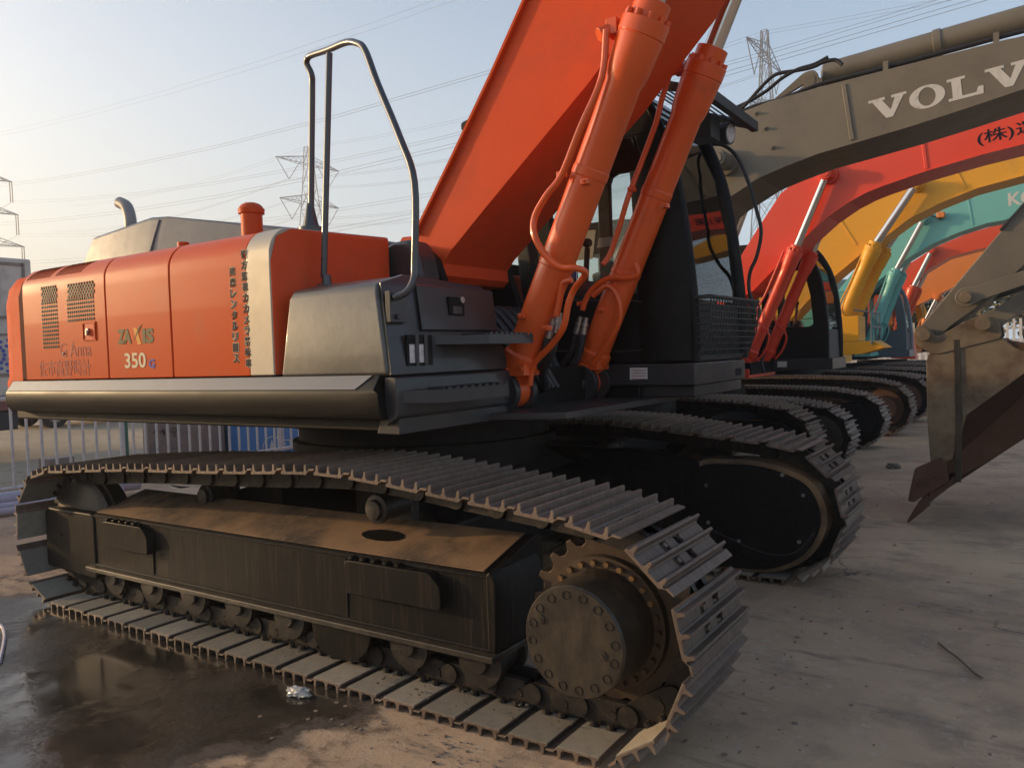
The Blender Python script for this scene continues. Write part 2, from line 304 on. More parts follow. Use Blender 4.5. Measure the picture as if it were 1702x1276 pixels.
# ================= track building
def track_frames(xf,xr,zf,zr,rf,rr,top,pitch,zb=.045,phase=0,pin=.062):
    """closed path of the shoe plates: list of (x,z,tx,tz), outward normal is (tz,-tx)"""
    P=[]
    n=40; zb+=pin; rf-=pin; rr-=pin; top=[(x,z-pin) for x,z in top]
    for k in range(n): P.append((xr+(xf-xr)*k/n,zb))
    for k in range(n+1):
        a=-math.pi/2+math.pi*k/n; P.append((xf+rf*math.cos(a),zf+rf*math.sin(a)))
    for x,z in top: P.append((x,z))
    for k in range(n+1):
        a=math.pi/2+math.pi*k/n; P.append((xr+rr*math.cos(a),zr+rr*math.sin(a)))
    Ls=[0]
    for i in range(len(P)): 
        a=P[i]; b=P[(i+1)%len(P)]; Ls.append(Ls[-1]+math.hypot(b[0]-a[0],b[1]-a[1]))
    T=Ls[-1]; N=round(T/pitch); st=T/N
    def at(s):
        s%=T
        import bisect
        i=min(bisect.bisect_right(Ls,s)-1,len(P)-1); a=P[i]; b=P[(i+1)%len(P)]; t=(s-Ls[i])/max(1e-6,Ls[i+1]-Ls[i]); return (a[0]+(b[0]-a[0])*t,a[1]+(b[1]-a[1])*t)
    out=[]
    for k in range(N):
        s=(k+phase)*st; a=at(s-st/2); b=at(s+st/2); d=math.hypot(b[0]-a[0],b[1]-a[1]); out.append(((a[0]+b[0])/2+(b[1]-a[1])/d*pin,(a[1]+b[1])/2-(b[0]-a[0])/d*pin,(b[0]-a[0])/d,(b[1]-a[1])/d))
    return out,st
def shoe_mb(mb,p,w,fr=None,gh=.034,simple=False):
    """one triple-grouser shoe; local x along travel, z outward"""
    t=.010; h=w/2
    q=p/3
    def G(c): return [(c-.017,t),(c-.009,t+.006),(c-.0055,t+gh),(c+.0055,t+gh),(c+.009,t+.006),(c+.017,t)]
    top=[(-p/2-.030,.022),(-p/2+.004,.022),(-p/2+.016,t)]+G(-q)+G(0)+G(q)+[(p/2-.012,t)]
    prof=top+[(p/2-.012,0),(-p/2+.016,0),(-p/2+.004,.012),(-p/2-.030,.015)]
    parts=[]
    if simple: parts.append((prof,-h,h))
    else:
        A=[(-p/2-.022,.025),(-p/2+.012,.025),(-p/2+.026,t)]+G(-q)+[(-q+.017,0),(-p/2+.030,0),(-p/2+.013,.015),(-p/2-.022,.0165)]
        B=G(0)+[(.017,0),(-.017,0)]; B2=G(q)+[(p/2-.014,t),(p/2-.014,0),(q-.017,0)]
        S2=[(.017,t),(q-.017,t),(q-.017,0),(.017,0)]
        S=[(-q+.017,t),(-.017,t),(-.017,0),(-q+.017,0)]
        hw=.028; hc=.062
        parts+=[(A,-h,h),(B,-h,h),(B2,-h,h),(S2,-h,-hc-hw),(S2,-hc+hw,hc-hw),(S2,hc+hw,h),(S,-h,-hc-hw),(S,-hc+hw,hc-hw),(S,hc+hw,h)]
        for sy in (-1,1): parts.append(([(-p/2+.030,0),(p/2-.014,0),(p/2-.014,-.003),(-p/2+.030,-.003)],min(sy*h*.997,sy*.10),max(sy*h*.997,sy*.10)))
        for sy in (-1,1):
            for bx in (-q*.5,q*.5):
                mb_c=[(bx+.013*math.cos(a*math.pi/3),sy*.062+sy*.013+.013*math.sin(a*math.pi/3)) for a in range(6)]
                parts.append(('bolt',mb_c,None))
    for pr,y0,y1 in parts:
        tmp=MB()
        if pr=='bolt': tmp.xy(y0,t,t+.012)
        else: tmp.xz(pr,y0,y1)
        if fr:
            x,z,tx,tz,yc=fr; nx,nz=tz,-tx
            tmp.v=[(x+a*tx+c*nx,yc+b,z+a*tz+c*nz) for a,b,c in tmp.v]
        mb.add(tmp.v,tmp.f)
def chain_mb(mb,frames,yc,p,detail=True):
    for x,z,tx,tz in frames:
        nx,nz=tz,-tx; tmp=MB(); hl=p/2
        for sy in (-1,1):
            y0=yc+sy*.036; y1=yc+sy*.066
            prof=rounded([(-hl-.045,-.105),(hl+.01,-.105),(hl+.035,-.09),(hl+.035,-.035),(hl-.03,-.001),(-hl+.04,-.001),(-hl-.045,-.03)],.015,2)
            tmp.xz(prof,min(y0,y1)+ (0 if sy>0 else 0),max(y0,y1))
            tmp.cyl((-hl,y1,-.062),(-hl,y1+sy*.014,-.062),.043,n=14)
            if detail:
                for bx in (-.036,.036):
                    tmp.cyl((bx,y1+sy*.022,-.002),(bx,y1+sy*.022,-.024),.015,n=6)
                tmp.cyl((bx,y1-sy*.002,-.048),(bx,y1+sy*.004,-.048),.018,n=10)
        tmp.cyl((-hl,yc-.036,-.062),(-hl,yc+.036,-.062),.03,n=12)
        mb.add([(x+a*tx+c*nx,b,z+a*tz+c*nz) for a,b,c in tmp.v],tmp.f)
# ================= the near orange excavator
ex=empty('excavator',(0,0,0))
tag(ex,'orange and dark grey crawler excavator in front, nearest one, standing beside the puddle','excavator')
TOP=[(1.82,.895),(1.60,.915),(1.40,.935),(1.19,.955),(.99,.975),(.75,.990),(.52,.985),(.2,.965),(-.11,.950),(-.33,.94),(-.77,.925),(-1.19,.90),(-1.5,.875)]
fr,PT=track_frames(2.0,-1.76,.455,.452,.42,.41,TOP,.216,phase=.30)
sm=MB(); shoe_mb(sm,PT,.6); shoe0=sm.build('track_shoe','shoe_steel',None,bevel=.0012,seg=1)
shoe0.data.materials.append(MATS['shoe_dust'])
for p_ in shoe0.data.polygons:
    if p_.normal.z<-.9 and abs(p_.center.z+.0015)<.0035: p_.material_index=1
first=True
for yc,far in ((-1.295,0),(1.23,1)):
    cm=MB(); chain_mb(cm,fr,yc,PT); ch=cm.build('track_chain','chain_steel',ex,bevel=0)
    for x,z,tx,tz in fr:
        s=shoe0 if first else shoe0.copy()
        if not first: col.objects.link(s)
        first=False
        s.parent=ch; s.matrix_local=Matrix(((tx,0,tz,x),(0,1,0,yc),(tz,0,-tx,z),(0,0,0,1)))
    sg=-1 if not far else 1      # outer side direction
    Y=lambda a: yc+sg*a          # a>0 outward from the track centre
    def YB(a,b): return (min(Y(a),Y(b)),max(Y(a),Y(b)))
    # side frame: box with sloped dusty top
    x0,x1=-1.50,1.53
    fm=MB(); prof=[(Y(.155),.28),(Y(.155),.585),(Y(.14),.60),(Y(-.2),.695),(Y(-.26),.68),(Y(-.26),.28)]
    fm.yz(prof,x0,x1); fm.xz([(x1-.02,.28),(x1+.02,.28),(x1+.03,.57),(x1-.0,.62),(x1-.02,.60)],*YB(.165,-.2))
    fo=fm.build('track_frame','frame_black',ex,bevel=.008)
    # dusty top skin lying on the slope
    du=MB(); du.loft([[(x,Y(.135),.6055),(x,Y(-.19),.697),(x,Y(-.19),.701),(x,Y(.135),.6095)] for x in (x0+.02,x1-.05)]); du.build('dust_layer','frame_dust',fo)
    hl=MB(); hl.xy(rounded([(.64,Y(.02)),(.86,Y(.02)),(.92,Y(-.09)),(.70,Y(-.09))],.03),.633,.69); 
    hh=MB(); n_=12
    pts=[(.775+.135*math.cos(2*math.pi*k/n_),Y(-.02)+.05*math.sin(2*math.pi*k/n_)) for k in range(n_)]
    hh.loft([[(x,y,.6095+ (abs(y-Y(.135)))*.282+.0015) for x,y in pts],[(x,y,.6095+(abs(y-Y(.135)))*.282+.003) for x,y in pts]]); hh.build('frame_hole','black_paint',fo)
    fl=MB(); fl.box(x0-.02,x1+.03,*YB(.205,-.22),.252,.280); fl.build('bottom_flange','hub_steel',fo,bevel=.005)
    wb=MB(); wb.tube([(x0+.01,Y(.157),.588),(x1-.02,Y(.157),.588)],.006,n=6); wb.tube([(x1-.012,Y(.160),.29),(x1-.012,Y(.160),.58)],.006,n=6); wb.tube([(x0+.01,Y(.158),.285),(x1-.02,Y(.158),.285)],.007,n=6)
    for wx in (.70,-.86): wb.tube([(wx,Y(.157),.30),(wx+.004,Y(.158),.44),(wx-.002,Y(.157),.575)],.005,n=6)
    wb.build('weld_bead','frame_black',fo)
    # welded step bars on the face
    for bx0,bx1,tz_ in ((.74,1.30,.585),(-1.30,-.84,.58)):
        b=MB(); b.xz(rounded([(bx0,tz_-.155),(bx0,tz_),(bx1-.06,tz_),(bx1,tz_-.055),(bx1,tz_-.155)],.02,2),*YB(.157,.205))
        for k in range(5): b.box(bx0+.02+k*.07,bx0+.045+k*.07,*YB(.16,.20),tz_,tz_+.016)
        b.build('side_step','frame_black',fo,bevel=.005)
    for gx in (.62,):
        b=MB(); b.xz(rounded([(gx-.20,.26),(gx-.17,.12),(gx-.08,.075),(gx+.09,.075),(gx+.18,.14),(gx+.22,.26)],.04,3),*YB(.118,.14)); b.build('roller_guard','frame_black',fo,bevel=.005)
    # idler guard box and idler
    g=MB(); g.xz(rounded([(-2.07,.21),(-2.07,.575),(-2.03,.60),(-1.50,.60),(-1.47,.57),(-1.47,.19)],.03,3),*YB(.165,.02)); g.xz([(-2.0,.30),(-2.0,.52),(-1.5,.52),(-1.5,.30)],*YB(.02,-.16))
    go=g.build('idler_guard','frame_black',ex,bevel=.012)
    s=MB(); s.box(-1.98,-1.86,*YB(.168,.16),.425,.445); s.build('guard_slot','black_paint',go)
    idl=MB(); idl.lathe((-1.76,yc-.1,.452),(0,1,0),[(0,.30),(.03,.345),(.06,.345),(.062,.37),(.138,.37),(.14,.345),(.17,.345),(.2,.30)],40); idl.build('idler','chain_steel',ex,bevel=0)
    # rollers
    for k in range(8):
        rx=-1.38+k*.40; r=MB(); r.lathe((rx,yc-.125,.205),(0,1,0),[(0,.045),(.008,.05),(.02,.05),(.021,.112),(.05,.116),(.051,.09),(.20,.09),(.201,.116),(.23,.112),(.231,.05),(.242,.05),(.25,.045)],24); r.build('track_roller','chain_steel',ex,smooth=20)
    for rx,rz in ((.77,.785),(-.75,.735)):
        r=MB(); rz=rz if rx>0 else rz-.02
        r.lathe((rx,yc+sg*(-.20 if rx>0 else -.34),rz),(0,sg,0),[(0,.05),(.06,.06),(.19,.06),(.195,.07),(.215,.07),(.22,.05),(.24,.045),(.245,.02)],24); r.box(rx-.05,rx+.05,*YB(-.18,-.24),.62,rz); r.build('carrier_roller','chain_steel',ex)
    # sprocket
    sp=MB(); teeth=[]; NT=21
    for k in range(NT):
        for da,rr in ((-.5,.300),(-.28,.308),(-.13,.342),(.13,.342),(.28,.308)):
            a=2*math.pi*(k+da)/NT; teeth.append((2.0+rr*math.cos(a),.455+rr*math.sin(a)))
    sp.xz(teeth,yc-.035,yc+.035); spo=sp.build('sprocket','rust_brown',ex,bevel=.004)
    if not far:
        h=MB(); h.lathe((1.995,-1.26,.455),(0,-1,0),[(0,.305),(.03,.305),(.035,.264),(.085,.258),(.10,.25),(.102,.213),(.335,.206),(.343,.200),(.345,.199),(.3451,.0)],56); ho=h.build('final_drive','hub_steel',ex,smooth=25)
        rg=MB(); rg.lathe((1.995,-1.345,.455),(0,-1,0),[(0,.20),(.001,.256),(.018,.256),(.020,.21)],56); rg.build('bolt_flange','rust_brown',ho,smooth=25)
        for k in range(26):
            a=2*math.pi*k/26; b=MB(); c0=(1.995+.234*math.cos(a),-1.364,.455+.234*math.sin(a)); b.cyl(c0,(c0[0],-1.384,c0[2]),.012,n=6); b.build('flange_bolt','rust_sunlit_gold' if math.sin(a)>.25 else 'rust_brown',ho)  # upper bolts get a lighter gold: sunlight painted into their colour
        for k in range(20):
            a=2*math.pi*(k+.4)/20; b=MB(); c0=(1.995+.285*math.cos(a),-1.29,.455+.285*math.sin(a)); b.cyl(c0,(c0[0],-1.318,c0[2]),.014,n=6); b.build('sprocket_bolt','rust_sunlit_gold',spo)
        for k in range(16):
            a=2*math.pi*(k+.3)/16; cx,cz=1.995+.172*math.cos(a),.455+.172*math.sin(a)
            b=MB(); b.lathe((cx,-1.6045,cz),(0,-1,0),[(0,.0165),(.0035,.0165),(.0036,.0145),(-.0004,.0135),(-.0005,.0)],18); b.build('cover_bolt','chain_steel',ho,smooth=25)
        for cx,cz in ((2.115,.43),(1.865,.52)):
            b=MB(); b.cyl((cx,-1.6045,cz),(cx,-1.610,cz),.017,n=16); b.cyl((cx,-1.610,cz),(cx,-1.613,cz),.008,n=6); b.build('drain_plug','hub_steel',ho)
    else:
        # inner motor cover seen from the near side
        mc=MB(); oval=rounded([(1.46,.06),(1.46,.735),(1.93,.745),(2.22,.64),(2.30,.42),(2.20,.20),(1.98,.08)],.16,6)
        mc.xz(oval,.955,1.02); mo=mc.build('motor_cover','black_paint',ex,bevel=.004)
        rim=MB(); ov2=rounded([(1.44,.04),(1.44,.765),(1.95,.775),(2.255,.66),(2.34,.42),(2.23,.18),(2.0,.05)],.17,6); rim.xz(ov2,1.0,1.2); rim.build('cover_rim','frame_dust',mo,bevel=.004)
        for cx,cz in [(2.065,0.695),(1.575,0.599),(2.189,0.576),(1.581,0.353),(1.782,0.250),(2.159,0.285)]:
            b=MB(); b.cyl((cx,.955,cz),(cx,.947,cz),.012,n=10); b.build('cover_bolt','steel_fitting',mo)
        hs_=MB(); hs_.tube([(x,.948,z) for x,z in [(1.584,0.313),(1.731,0.260),(1.905,0.201),(2.055,0.191),(2.165,0.241),(2.246,0.350)]],.004,n=6); hs_.build('cover_seam','dark_plastic',mo)
# scrap of paper stuck under the upper run
pp=MB(); pp.loft([[(x,-1.42,z) for x,z in [(-0.721,0.823),(-0.613,0.813),(-0.512,0.826),(-0.670,0.806)]],[(x,-1.425,z) for x,z in [(-0.721,0.823),(-0.613,0.813),(-0.512,0.826),(-0.670,0.806)]]]); pp.build('paper_scrap','white_decal',ex)
# centre frame between the tracks and slewing ring
cf=MB(); cf.loft([[(-.75,-1.02,.42),(.75,-1.02,.42),(.75,1.0,.42),(-.75,1.0,.42)],[(-.75,-1.02,.62),(.75,-1.02,.62),(.75,1.0,.62),(-.75,1.0,.62)],[(-.6,-.55,.86),(.62,-.55,.86),(.62,.55,.86),(-.6,.55,.86)]])
for sx in (-1,1): 
    cf.loft([[(sx*.35,sy*.3,.40),(sx*.35+sx*.4,sy*.3,.40),(sx*.75,sy*.3,.80),(sx*.35,sy*.3,.84)] if False else [(sx*.30,sy,.40),(sx*.95,sy,.40),(sx*.95,sy,.66),(sx*.30,sy,.84)] for sy in (-.98,.98)])
cf.build('centre_frame','black_paint',ex,bevel=.02)
dd=MB(); dd.xz([(0.311,0.698),(0.721,0.800),(1.074,0.810),(1.508,0.751),(1.542,0.463),(1.499,0.411),(0.297,0.311)],.985,1.1); dd.build('inner_side_frame','black_paint',ex,bevel=.006)
db=MB(); db.loft([[(-.2,-.95,.80),(.7,-.95,.80),(.7,.9,.80),(-.2,.9,.80)],[(-.2,-.95,.812),(.7,-.95,.812),(.7,.9,.812),(-.2,.9,.812)]]); 
sr=MB(); sr.lathe((0,0,.84),(0,0,1),[(0,.80),(.10,.80),(.105,.86),(.16,.86),(.165,.82),(.25,.82),(.255,.88),(.31,.88)],64); sr.build('slewing_ring','black_paint',ex,smooth=30)

# ---- upper structure
Y0=-1.47
def P2(x): return x
deck=MB(); deck.box(-2.5,1.02,-1.40,1.45,1.17,1.415); deck.box(1.02,1.30,.55,1.45,1.17,1.27); dk=deck.build('deck_frame','black_paint',ex,bevel=.01)
# side skirt rail
sk=MB(); prof=[(-1.40,1.432),(-1.455,1.432),(-1.462,1.424),(-1.505,1.365),(-1.51,1.35),(-1.505,1.27),(-1.48,1.232),(-1.40,1.222)]
sk.loft([[(-2.40,y,z) for y,z in prof],[(-2.30,y,z) for y,z in prof],[(.88,y,z) for y,z in prof],[(1.0+(1.365-z)*-.0,y,z) if z<1.36 else (.97,y,z) for y,z in prof]]); sko=sk.build('side_skirt','black_gloss',ex,bevel=.004)
st_=MB(); st_.loft([[(-2.38,-1.4665,1.4285),(-2.38,-1.509,1.368),(-2.38,-1.500,1.364),(-2.38,-1.455,1.425)],[(.93,-1.4665,1.4285),(.86,-1.509,1.368),(.86,-1.500,1.364),(.93,-1.455,1.425)]]); st_.build('skirt_bevel_strip','strip_grey',sko)  # lighter grey strip along the upper bevel of the skirt
ns=MB(); ns.loft([[(-2.40,y,z) for y,z in prof],[(-2.46,y*.985,1.33+(z-1.33)*.8) for y,z in prof],[(-2.49,y*.97,1.33+(z-1.33)*.4) for y,z in prof]]); ns.build('skirt_end','black_gloss',ex)
# front lower frame with steps
lf=MB(); lf.xz(rounded([(.985,1.20),(.985,1.418),(1.055,1.418),(1.055,1.24)],.01,2),-1.45,-.55); lf.xz([(.90,1.16),(1.0,1.42),(1.04,1.42),(1.04,1.16)],-1.42,-.5); lf.build('front_sill','dark_panel',ex,bevel=.006)
# counterweight
cw=MB(); out_=rounded([(-2.27,-1.46),(-2.55,-1.45),(-3.0,-1.05),(-3.2,-.5),(-3.2,.5),(-3.0,1.05),(-2.55,1.45),(-2.27,1.46)],[0,.22,.3,.3,.3,.3,.22,0],6)
cxm,cym=-2.27,0
def sc_(p,k,z): return (cxm+(p[0]-cxm)*k,cym+(p[1]-cym)*(1-(1-k)*.6),z)
cw.loft([[sc_(p,k,z) for p in out_] for k,z in ((.86,1.20),(.97,1.27),(1.0,1.36),(1.0,1.42),(.985,1.46),(.98,1.95),(.955,2.06),(.90,2.13),(.80,2.16))]); cw.build('counterweight','orange_corner',ex,smooth=40)
gp=MB(); gp.yz([(-1.452,1.44),(-1.452,1.99),(-1.42,2.09),(-1.33,2.15),(-1.2,2.17),(-1.2,1.44)],-2.275,-2.19); gp.build('gap_shade_strip','gap_shade_brown',ex)  # dark strip standing in for the shaded recess between door and counterweight
# engine hood panels: section in y,z
def hood(x0,x1,name,mat,off=0,yin=-.62,par=ex,bev=.006):
    m=MB(); a=[(Y0-off,1.436),(Y0-off,1.98)]
    for k in range(1,9):
        t=math.pi/2*k/8; a.append((-1.33-(.14+off)*math.cos(t)+0,2.02+(.15+off)*math.sin(t)))
    a+= [(yin,2.195+off),(yin,1.436)]
    m.yz(a,x0,x1); return m.build(name,mat,par,bevel=bev)
rear_door=hood(-2.185,-1.195,'engine_door','orange_paint')
mid_door=hood(-1.185,-.553,'pump_door','orange_paint')
tank=hood(-.543,.10,'fuel_tank','orange_paint')
band=hood(.101,.285,'silver_band','silver_band',off=.002,bev=.008)
tf=MB(); tf.loft([[(.286,y,z) for y,z in [(-1.47,1.44),(-1.47,2.0),(-1.43,2.12),(-1.33,2.17),(-.62,2.195),(-.62,1.44)]],[(.30,y,z) for y,z in [(-1.45,1.44),(-1.45,1.99),(-1.41,2.10),(-1.32,2.15),(-.63,2.175),(-.63,1.44)]]]); tf.build('tank_front','orange_paint_matte',ex,bevel=.004)
mh=MB(); mh.box(-2.2,-.56,-.619,1.44,1.436,2.17); mh.box(-.55,.1,.45,1.44,1.436,2.1); mh.build('rear_hood','orange_paint_matte',ex,bevel=.03)
# perforated vents (holes in the door)
vbs=[MB(),MB()]
for vb,(x0,x1,z0,z1,n,rows,hx) in zip(vbs,((-1.932,-1.752,1.645,1.925,9,12,.0058),(-1.615,-1.325,1.80,1.925,13,6,.0065))):
    for r in range(rows):
        for k in range(n):
            cx=x0+(x1-x0)*k/(n-1); cz=z0+(z1-z0)*r/(rows-1); vb.box(cx-hx,cx+hx,-1.4735,-1.468,cz-.0078,cz+.0078)
for vb,(x0,x1,z0,z1,n) in zip(vbs,((-1.925,-1.745,1.945,2.02,7),(-1.60,-1.31,1.945,2.015,10))):
    for r in range(5):
        for k in range(n):
            cx=x0+(x1-x0)*(k+(.5 if r%2 else 0))/(n-.5); cz=z0+(z1-z0)*r/4; vb.box(cx-.0065,cx+.0065,-1.4735,-1.468,cz-.011,cz+.011)
for vb in vbs: vb.build('vent_grid','black_paint',rear_door)
lv=MB()
for x0,n in ((-2.14,9),(-1.77,9)):
    for k in range(n):
        xx=x0+k*.035; lv.loft([[(xx+dx+sx*.0028,-1.33-.1425*math.cos(t),2.02+.1525*math.sin(t)) for sx in (-1,1)]+[(xx+dx+sx*.0028,-1.33-.138*math.cos(t),2.02+.150*math.sin(t)) for sx in (1,-1)] for t,dx in [(R(28+j*6),j*.010) for j in range(8)]])
lv.build('top_louvres','gap_shade_brown',rear_door)
lt=MB(); lt.box(-1.455,-1.305,-1.476,-1.468,1.772,1.782); lt.box(-1.455,-1.305,-1.476,-1.468,1.668,1.676); lt.box(-1.32,-1.31,-1.478,-1.468,1.676,1.772); lt.box(-1.45,-1.442,-1.478,-1.468,1.676,1.772); lt.build('latch_frame','orange_paint',rear_door)
lt=MB(); lt.box(-1.442,-1.32,-1.4725,-1.468,1.677,1.771); lt.build('latch_recess','orange_paint_matte',rear_door)
lt=MB(); lt.cyl((-1.385,-1.472,1.728),(-1.385,-1.486,1.728),.016,n=14); lt.box(-1.392,-1.378,-1.492,-1.472,1.70,1.732); lt.build('door_handle','steel_fitting',rear_door)
# dent and screws
sw=MB()
for x,z in ((-1.69,1.60),): sw.ball((x,-1.472,z),.008)
sw.build('screw','steel_fitting',rear_door)
# decals
lettering('350',*[(-1.015,1.494)][0],-1.4715,.088,'cream_decal',mid_door,'lettering',width=.212,bold=.02)
lettering('G',*[(-0.774,1.490)][0],-1.4715,.052,'blue_decal',mid_door,'lettering',width=.055,bold=.03)
lettering('ZA',*[(-1.077,1.636)][0],-1.4713,.085,'green_grey_decal',mid_door,'lettering',width=.14,bold=.05)
lettering('IS',*[(-0.826,1.631)][0],-1.4713,.085,'green_grey_decal',mid_door,'lettering',width=.11,bold=.05)
xs=MB(); q=[(-0.914,1.724),(-0.878,1.722),(-0.838,1.628),(-0.874,1.629)]; xs.xz(q,-1.4722,-1.4705); xs.build('lettering','amber_decal',mid_door)
xs=MB(); q=[(-0.853,1.728),(-0.822,1.743),(-0.889,1.671),(-0.915,1.651)]; xs.xz(q,-1.4728,-1.4724); xs.build('lettering','green_grey_decal',mid_door)
lettering('佐市高野時計',*[(-2.008,1.457)][0],-1.4713,.105,'faded_decal',rear_door,'faded_lettering',width=.62,ext=.0002)
lettering('G Anna',*[(-1.730,1.575)][0],-1.4713,.09,'faded_decal',rear_door,'faded_lettering',width=.36,ext=.0002)
def vtext(t,x,ztop,zbot,w,par,shear=.0):
    n=len(t); st=(ztop-zbot)/n
    for k,ch in enumerate(t):
        zz=ztop-(k+1)*st+st*.06; xx=x+shear*k
        if ch=='ー': ch='｜'
        lettering(ch,xx,zz,Y0-.0008,st*.88,'cream_decal',par,'lettering_outline',width=w*1.08,bold=.10)
        lettering(ch,xx+w*.06,zz+st*.035,Y0-.0022,st*.80,'black_decal',par,'lettering',width=w*.92,bold=.03)
vtext('後方監視カカメラ搭載車',[(0.066,2.105)][0][0],2.075,1.475,.050,tank,.0)
vtext('建機レンタルリース',[(-0.029,2.114)][0][0],1.995,1.50,.046,tank,.0)
# cowling, exhaust, precleaner, caps
cc=MB()
def cr(k,z): return None
bot=[(-2.34,-.95,2.19),(-1.42,-.95,2.19),(-.30,-.72,2.19),(-.30,.9,2.19),(-2.34,.9,2.19)]
top=[(-2.20,-.86,2.42),(-1.62,-.86,2.50),(-1.50,-.80,2.50),(-1.35,.55,2.50),(-2.20,.8,2.45)]
cc=MB(); cc.loft([[(-2.46,-.96,2.17),(-1.60,-.96,2.17),(-1.50,-.94,2.17),(-.24,-.82,2.17),(-.24,.9,2.17),(-2.46,.9,2.17)],[(-2.33,-.90,2.455),(-1.60,-.90,2.512),(-1.42,-.88,2.512),(-.28,-.72,2.30),(-.28,.8,2.30),(-2.33,.8,2.46)]]); co_=cc.build('engine_cowl','grey_cowl',ex,bevel=.03,seg=3)
ce=MB(); ce.box(-1.68,-1.60,-.955,-.94,2.185,2.20); ce.box(-2.40,-1.3,-.965,-.93,2.18,2.193); ce.tube([(-1.565,-.945,2.22),(-1.50,-.89,2.48)],.012,n=8); ce.build('cowl_trim','grey_cowl',co_)
eh=MB(); pts=[(x,-.60,z) for x,z in [(-2.336,2.526),(-2.329,2.603),(-2.347,2.677),(-2.383,2.727),(-2.462,2.761)]]; eh.tube(pts,.044,n=20); e_=eh.build('exhaust_pipe','exhaust_grey',ex)
cn=MB(); cx,cz=-.30,2.20; cn.lathe((cx,-1.10,2.19),(0,0,1),[(0,.060),(.15,.060),(.152,.072),(.178,.074),(.182,.068),(.192,.064),(.205,.050),(.213,.03),(.215,0.001)],28); cn_=cn.build('precleaner','orange_paint',ex)
rg=MB(); rg.tube([(-.35,-1.1,2.385),(-.355,-1.1,2.40),(-.342,-1.1,2.412),(-.33,-1.1,2.40)],.003,n=6); rg.build('lifting_ring','orange_paint',cn_)
cp=MB(); cp.lathe((-.92,-1.12,2.185),(0,0,1),[(0,.06),(.018,.06),(.03,.035),(.06,.034),(.062,.0)],20); cp.build('filler_cap','orange_paint',ex)
# black hose hump behind tank & pole base
hb=MB(); hb.xz(rounded([(0.169,1.949),(0.196,2.106),(0.271,2.169),(0.432,2.176),(0.482,2.096),(0.518,1.922)],.05,4),-.60,-.42); hb.build('hose_shroud','dark_panel',ex,bevel=.03,seg=3)
fl=MB(); fl.lathe((.30,-.30,2.15),(0,0,1),[(0,.03),(.06,.03),(.062,.022),(.085,.022)],16); fl.build('beacon_cap','cream_decal',ex)
# tool box
tb=MB(); tx0,tx1=.315,1.0
tb.loft([[(.315,-1.462,1.425),(1.022,-1.462,1.425),(1.022,-.52,1.425),(.315,-.52,1.425)],[(.385,-1.452,1.80),(.965,-1.452,1.80),(.965,-.60,1.80),(.385,-.60,1.80)],[(.395,-1.43,1.842),(.955,-1.43,1.842),(.955,-.62,1.85),(.395,-.62,1.85)],[(.42,-1.28,1.878),(.945,-1.28,1.878),(.945,-.66,1.868),(.42,-.66,1.868)]])
tbo=tb.build('toolbox_side','grey_paint',ex,bevel=.018,seg=3)
# slanted front of the tool box
ff=MB(); ff.loft([[(1.0,-1.453,1.425),(1.036,-1.453,1.425),(.981,-1.443,1.80),(.968,-1.425,1.842),(.95,-1.425,1.845)],[(1.0,-1.27,1.425),(1.040,-1.27,1.425),(.990,-1.27,1.835),(.965,-1.27,1.884),(.94,-1.27,1.888)],[(1.0,-.53,1.425),(1.040,-.53,1.425),(.990,-.64,1.825),(.965,-.66,1.862),(.94,-.66,1.866)]]); ffo=ff.build('toolbox_front','dark_panel',ex,bevel=.006)
dr=MB(); dr.loft([[(1.024,y,1.625) ,(1.034,y,1.628),(1.008,y,1.835),(.997,y,1.842)] for y in (-1.23,-.62)]); d_=dr.build('toolbox_door','dark_panel',ffo,bevel=.008)
lk=MB(); lk.box(1.012,1.033,-1.02,-.90,1.70,1.79); lk.build('lock_recess','black_paint',d_,bevel=.004)
lk=MB(); lk.cyl((1.02,-.925,1.775),(1.042,-.925,1.777),.016,n=16); lk.build('lock','steel_fitting',d_)
lk=MB(); lk.box(1.025,1.040,-1.0,-.93,1.705,1.745); lk.build('door_handle','dark_panel',d_,bevel=.004)
# work lamp behind slots
wl=MB(); wl.box(1.028,1.0385,-1.35,-1.17,1.465,1.605); wl.build('lamp_recess','black_paint',ffo)
for k in range(3):
    s_=MB(); yy=-1.335+k*.062; s_.box(1.0387,1.0405,yy,yy+.038,1.478,1.562); 
    if k<2: s_.build('lamp_lens','lamp_lens',ffo)
for k in range(2):
    s_=MB(); yy=-1.297+k*.062; s_.box(1.039,1.046,yy,yy+.022,1.465,1.605); s_.build('lamp_bar','dark_panel',ffo)
# steps
def step(name,x0,x1,y0,y1,z,th,mat='dark_panel'):
    s=MB(); s.loft([[(x0,y0,z-th*.9),(x0,y1,z-th*.9),(x0,y1,z),(x0,y0,z)],[(x1,y0+.14,z-th),(x1,y1,z-th),(x1,y1,z),(x1,y0+.14,z)]])
    n=9
    for k in range(n):
        yy=y0+.16+(y1-y0-.18)*k/(n-1); s.loft([[(x1-.004,yy-.014,z-.001),(x1+.002,yy-.014,z-.001),(x1+.002,yy,z+.013),(x1-.004,yy,z+.013)],[(x1-.004,yy+.014,z-.001),(x1+.002,yy+.014,z-.001),(x1+.002,yy+.001,z+.013),(x1-.004,yy+.001,z+.013)]])
        s.box(x0+.04,x1-.03,yy-.006,yy+.006,z,z+.010)
    return s.build(name,mat,ex,bevel=.003)
step('upper_step',1.02,1.24,-1.13,-.60,1.60,.045)
step('lower_step',1.04,1.20,-1.42,-.78,1.355,.06)
pf=MB(); pf.xy([(.62,-.86),(1.42,-.60),(1.42,.9),(.62,.9)],1.165,1.20); pf.build('front_deck_plate','dark_panel',ex,bevel=.004)
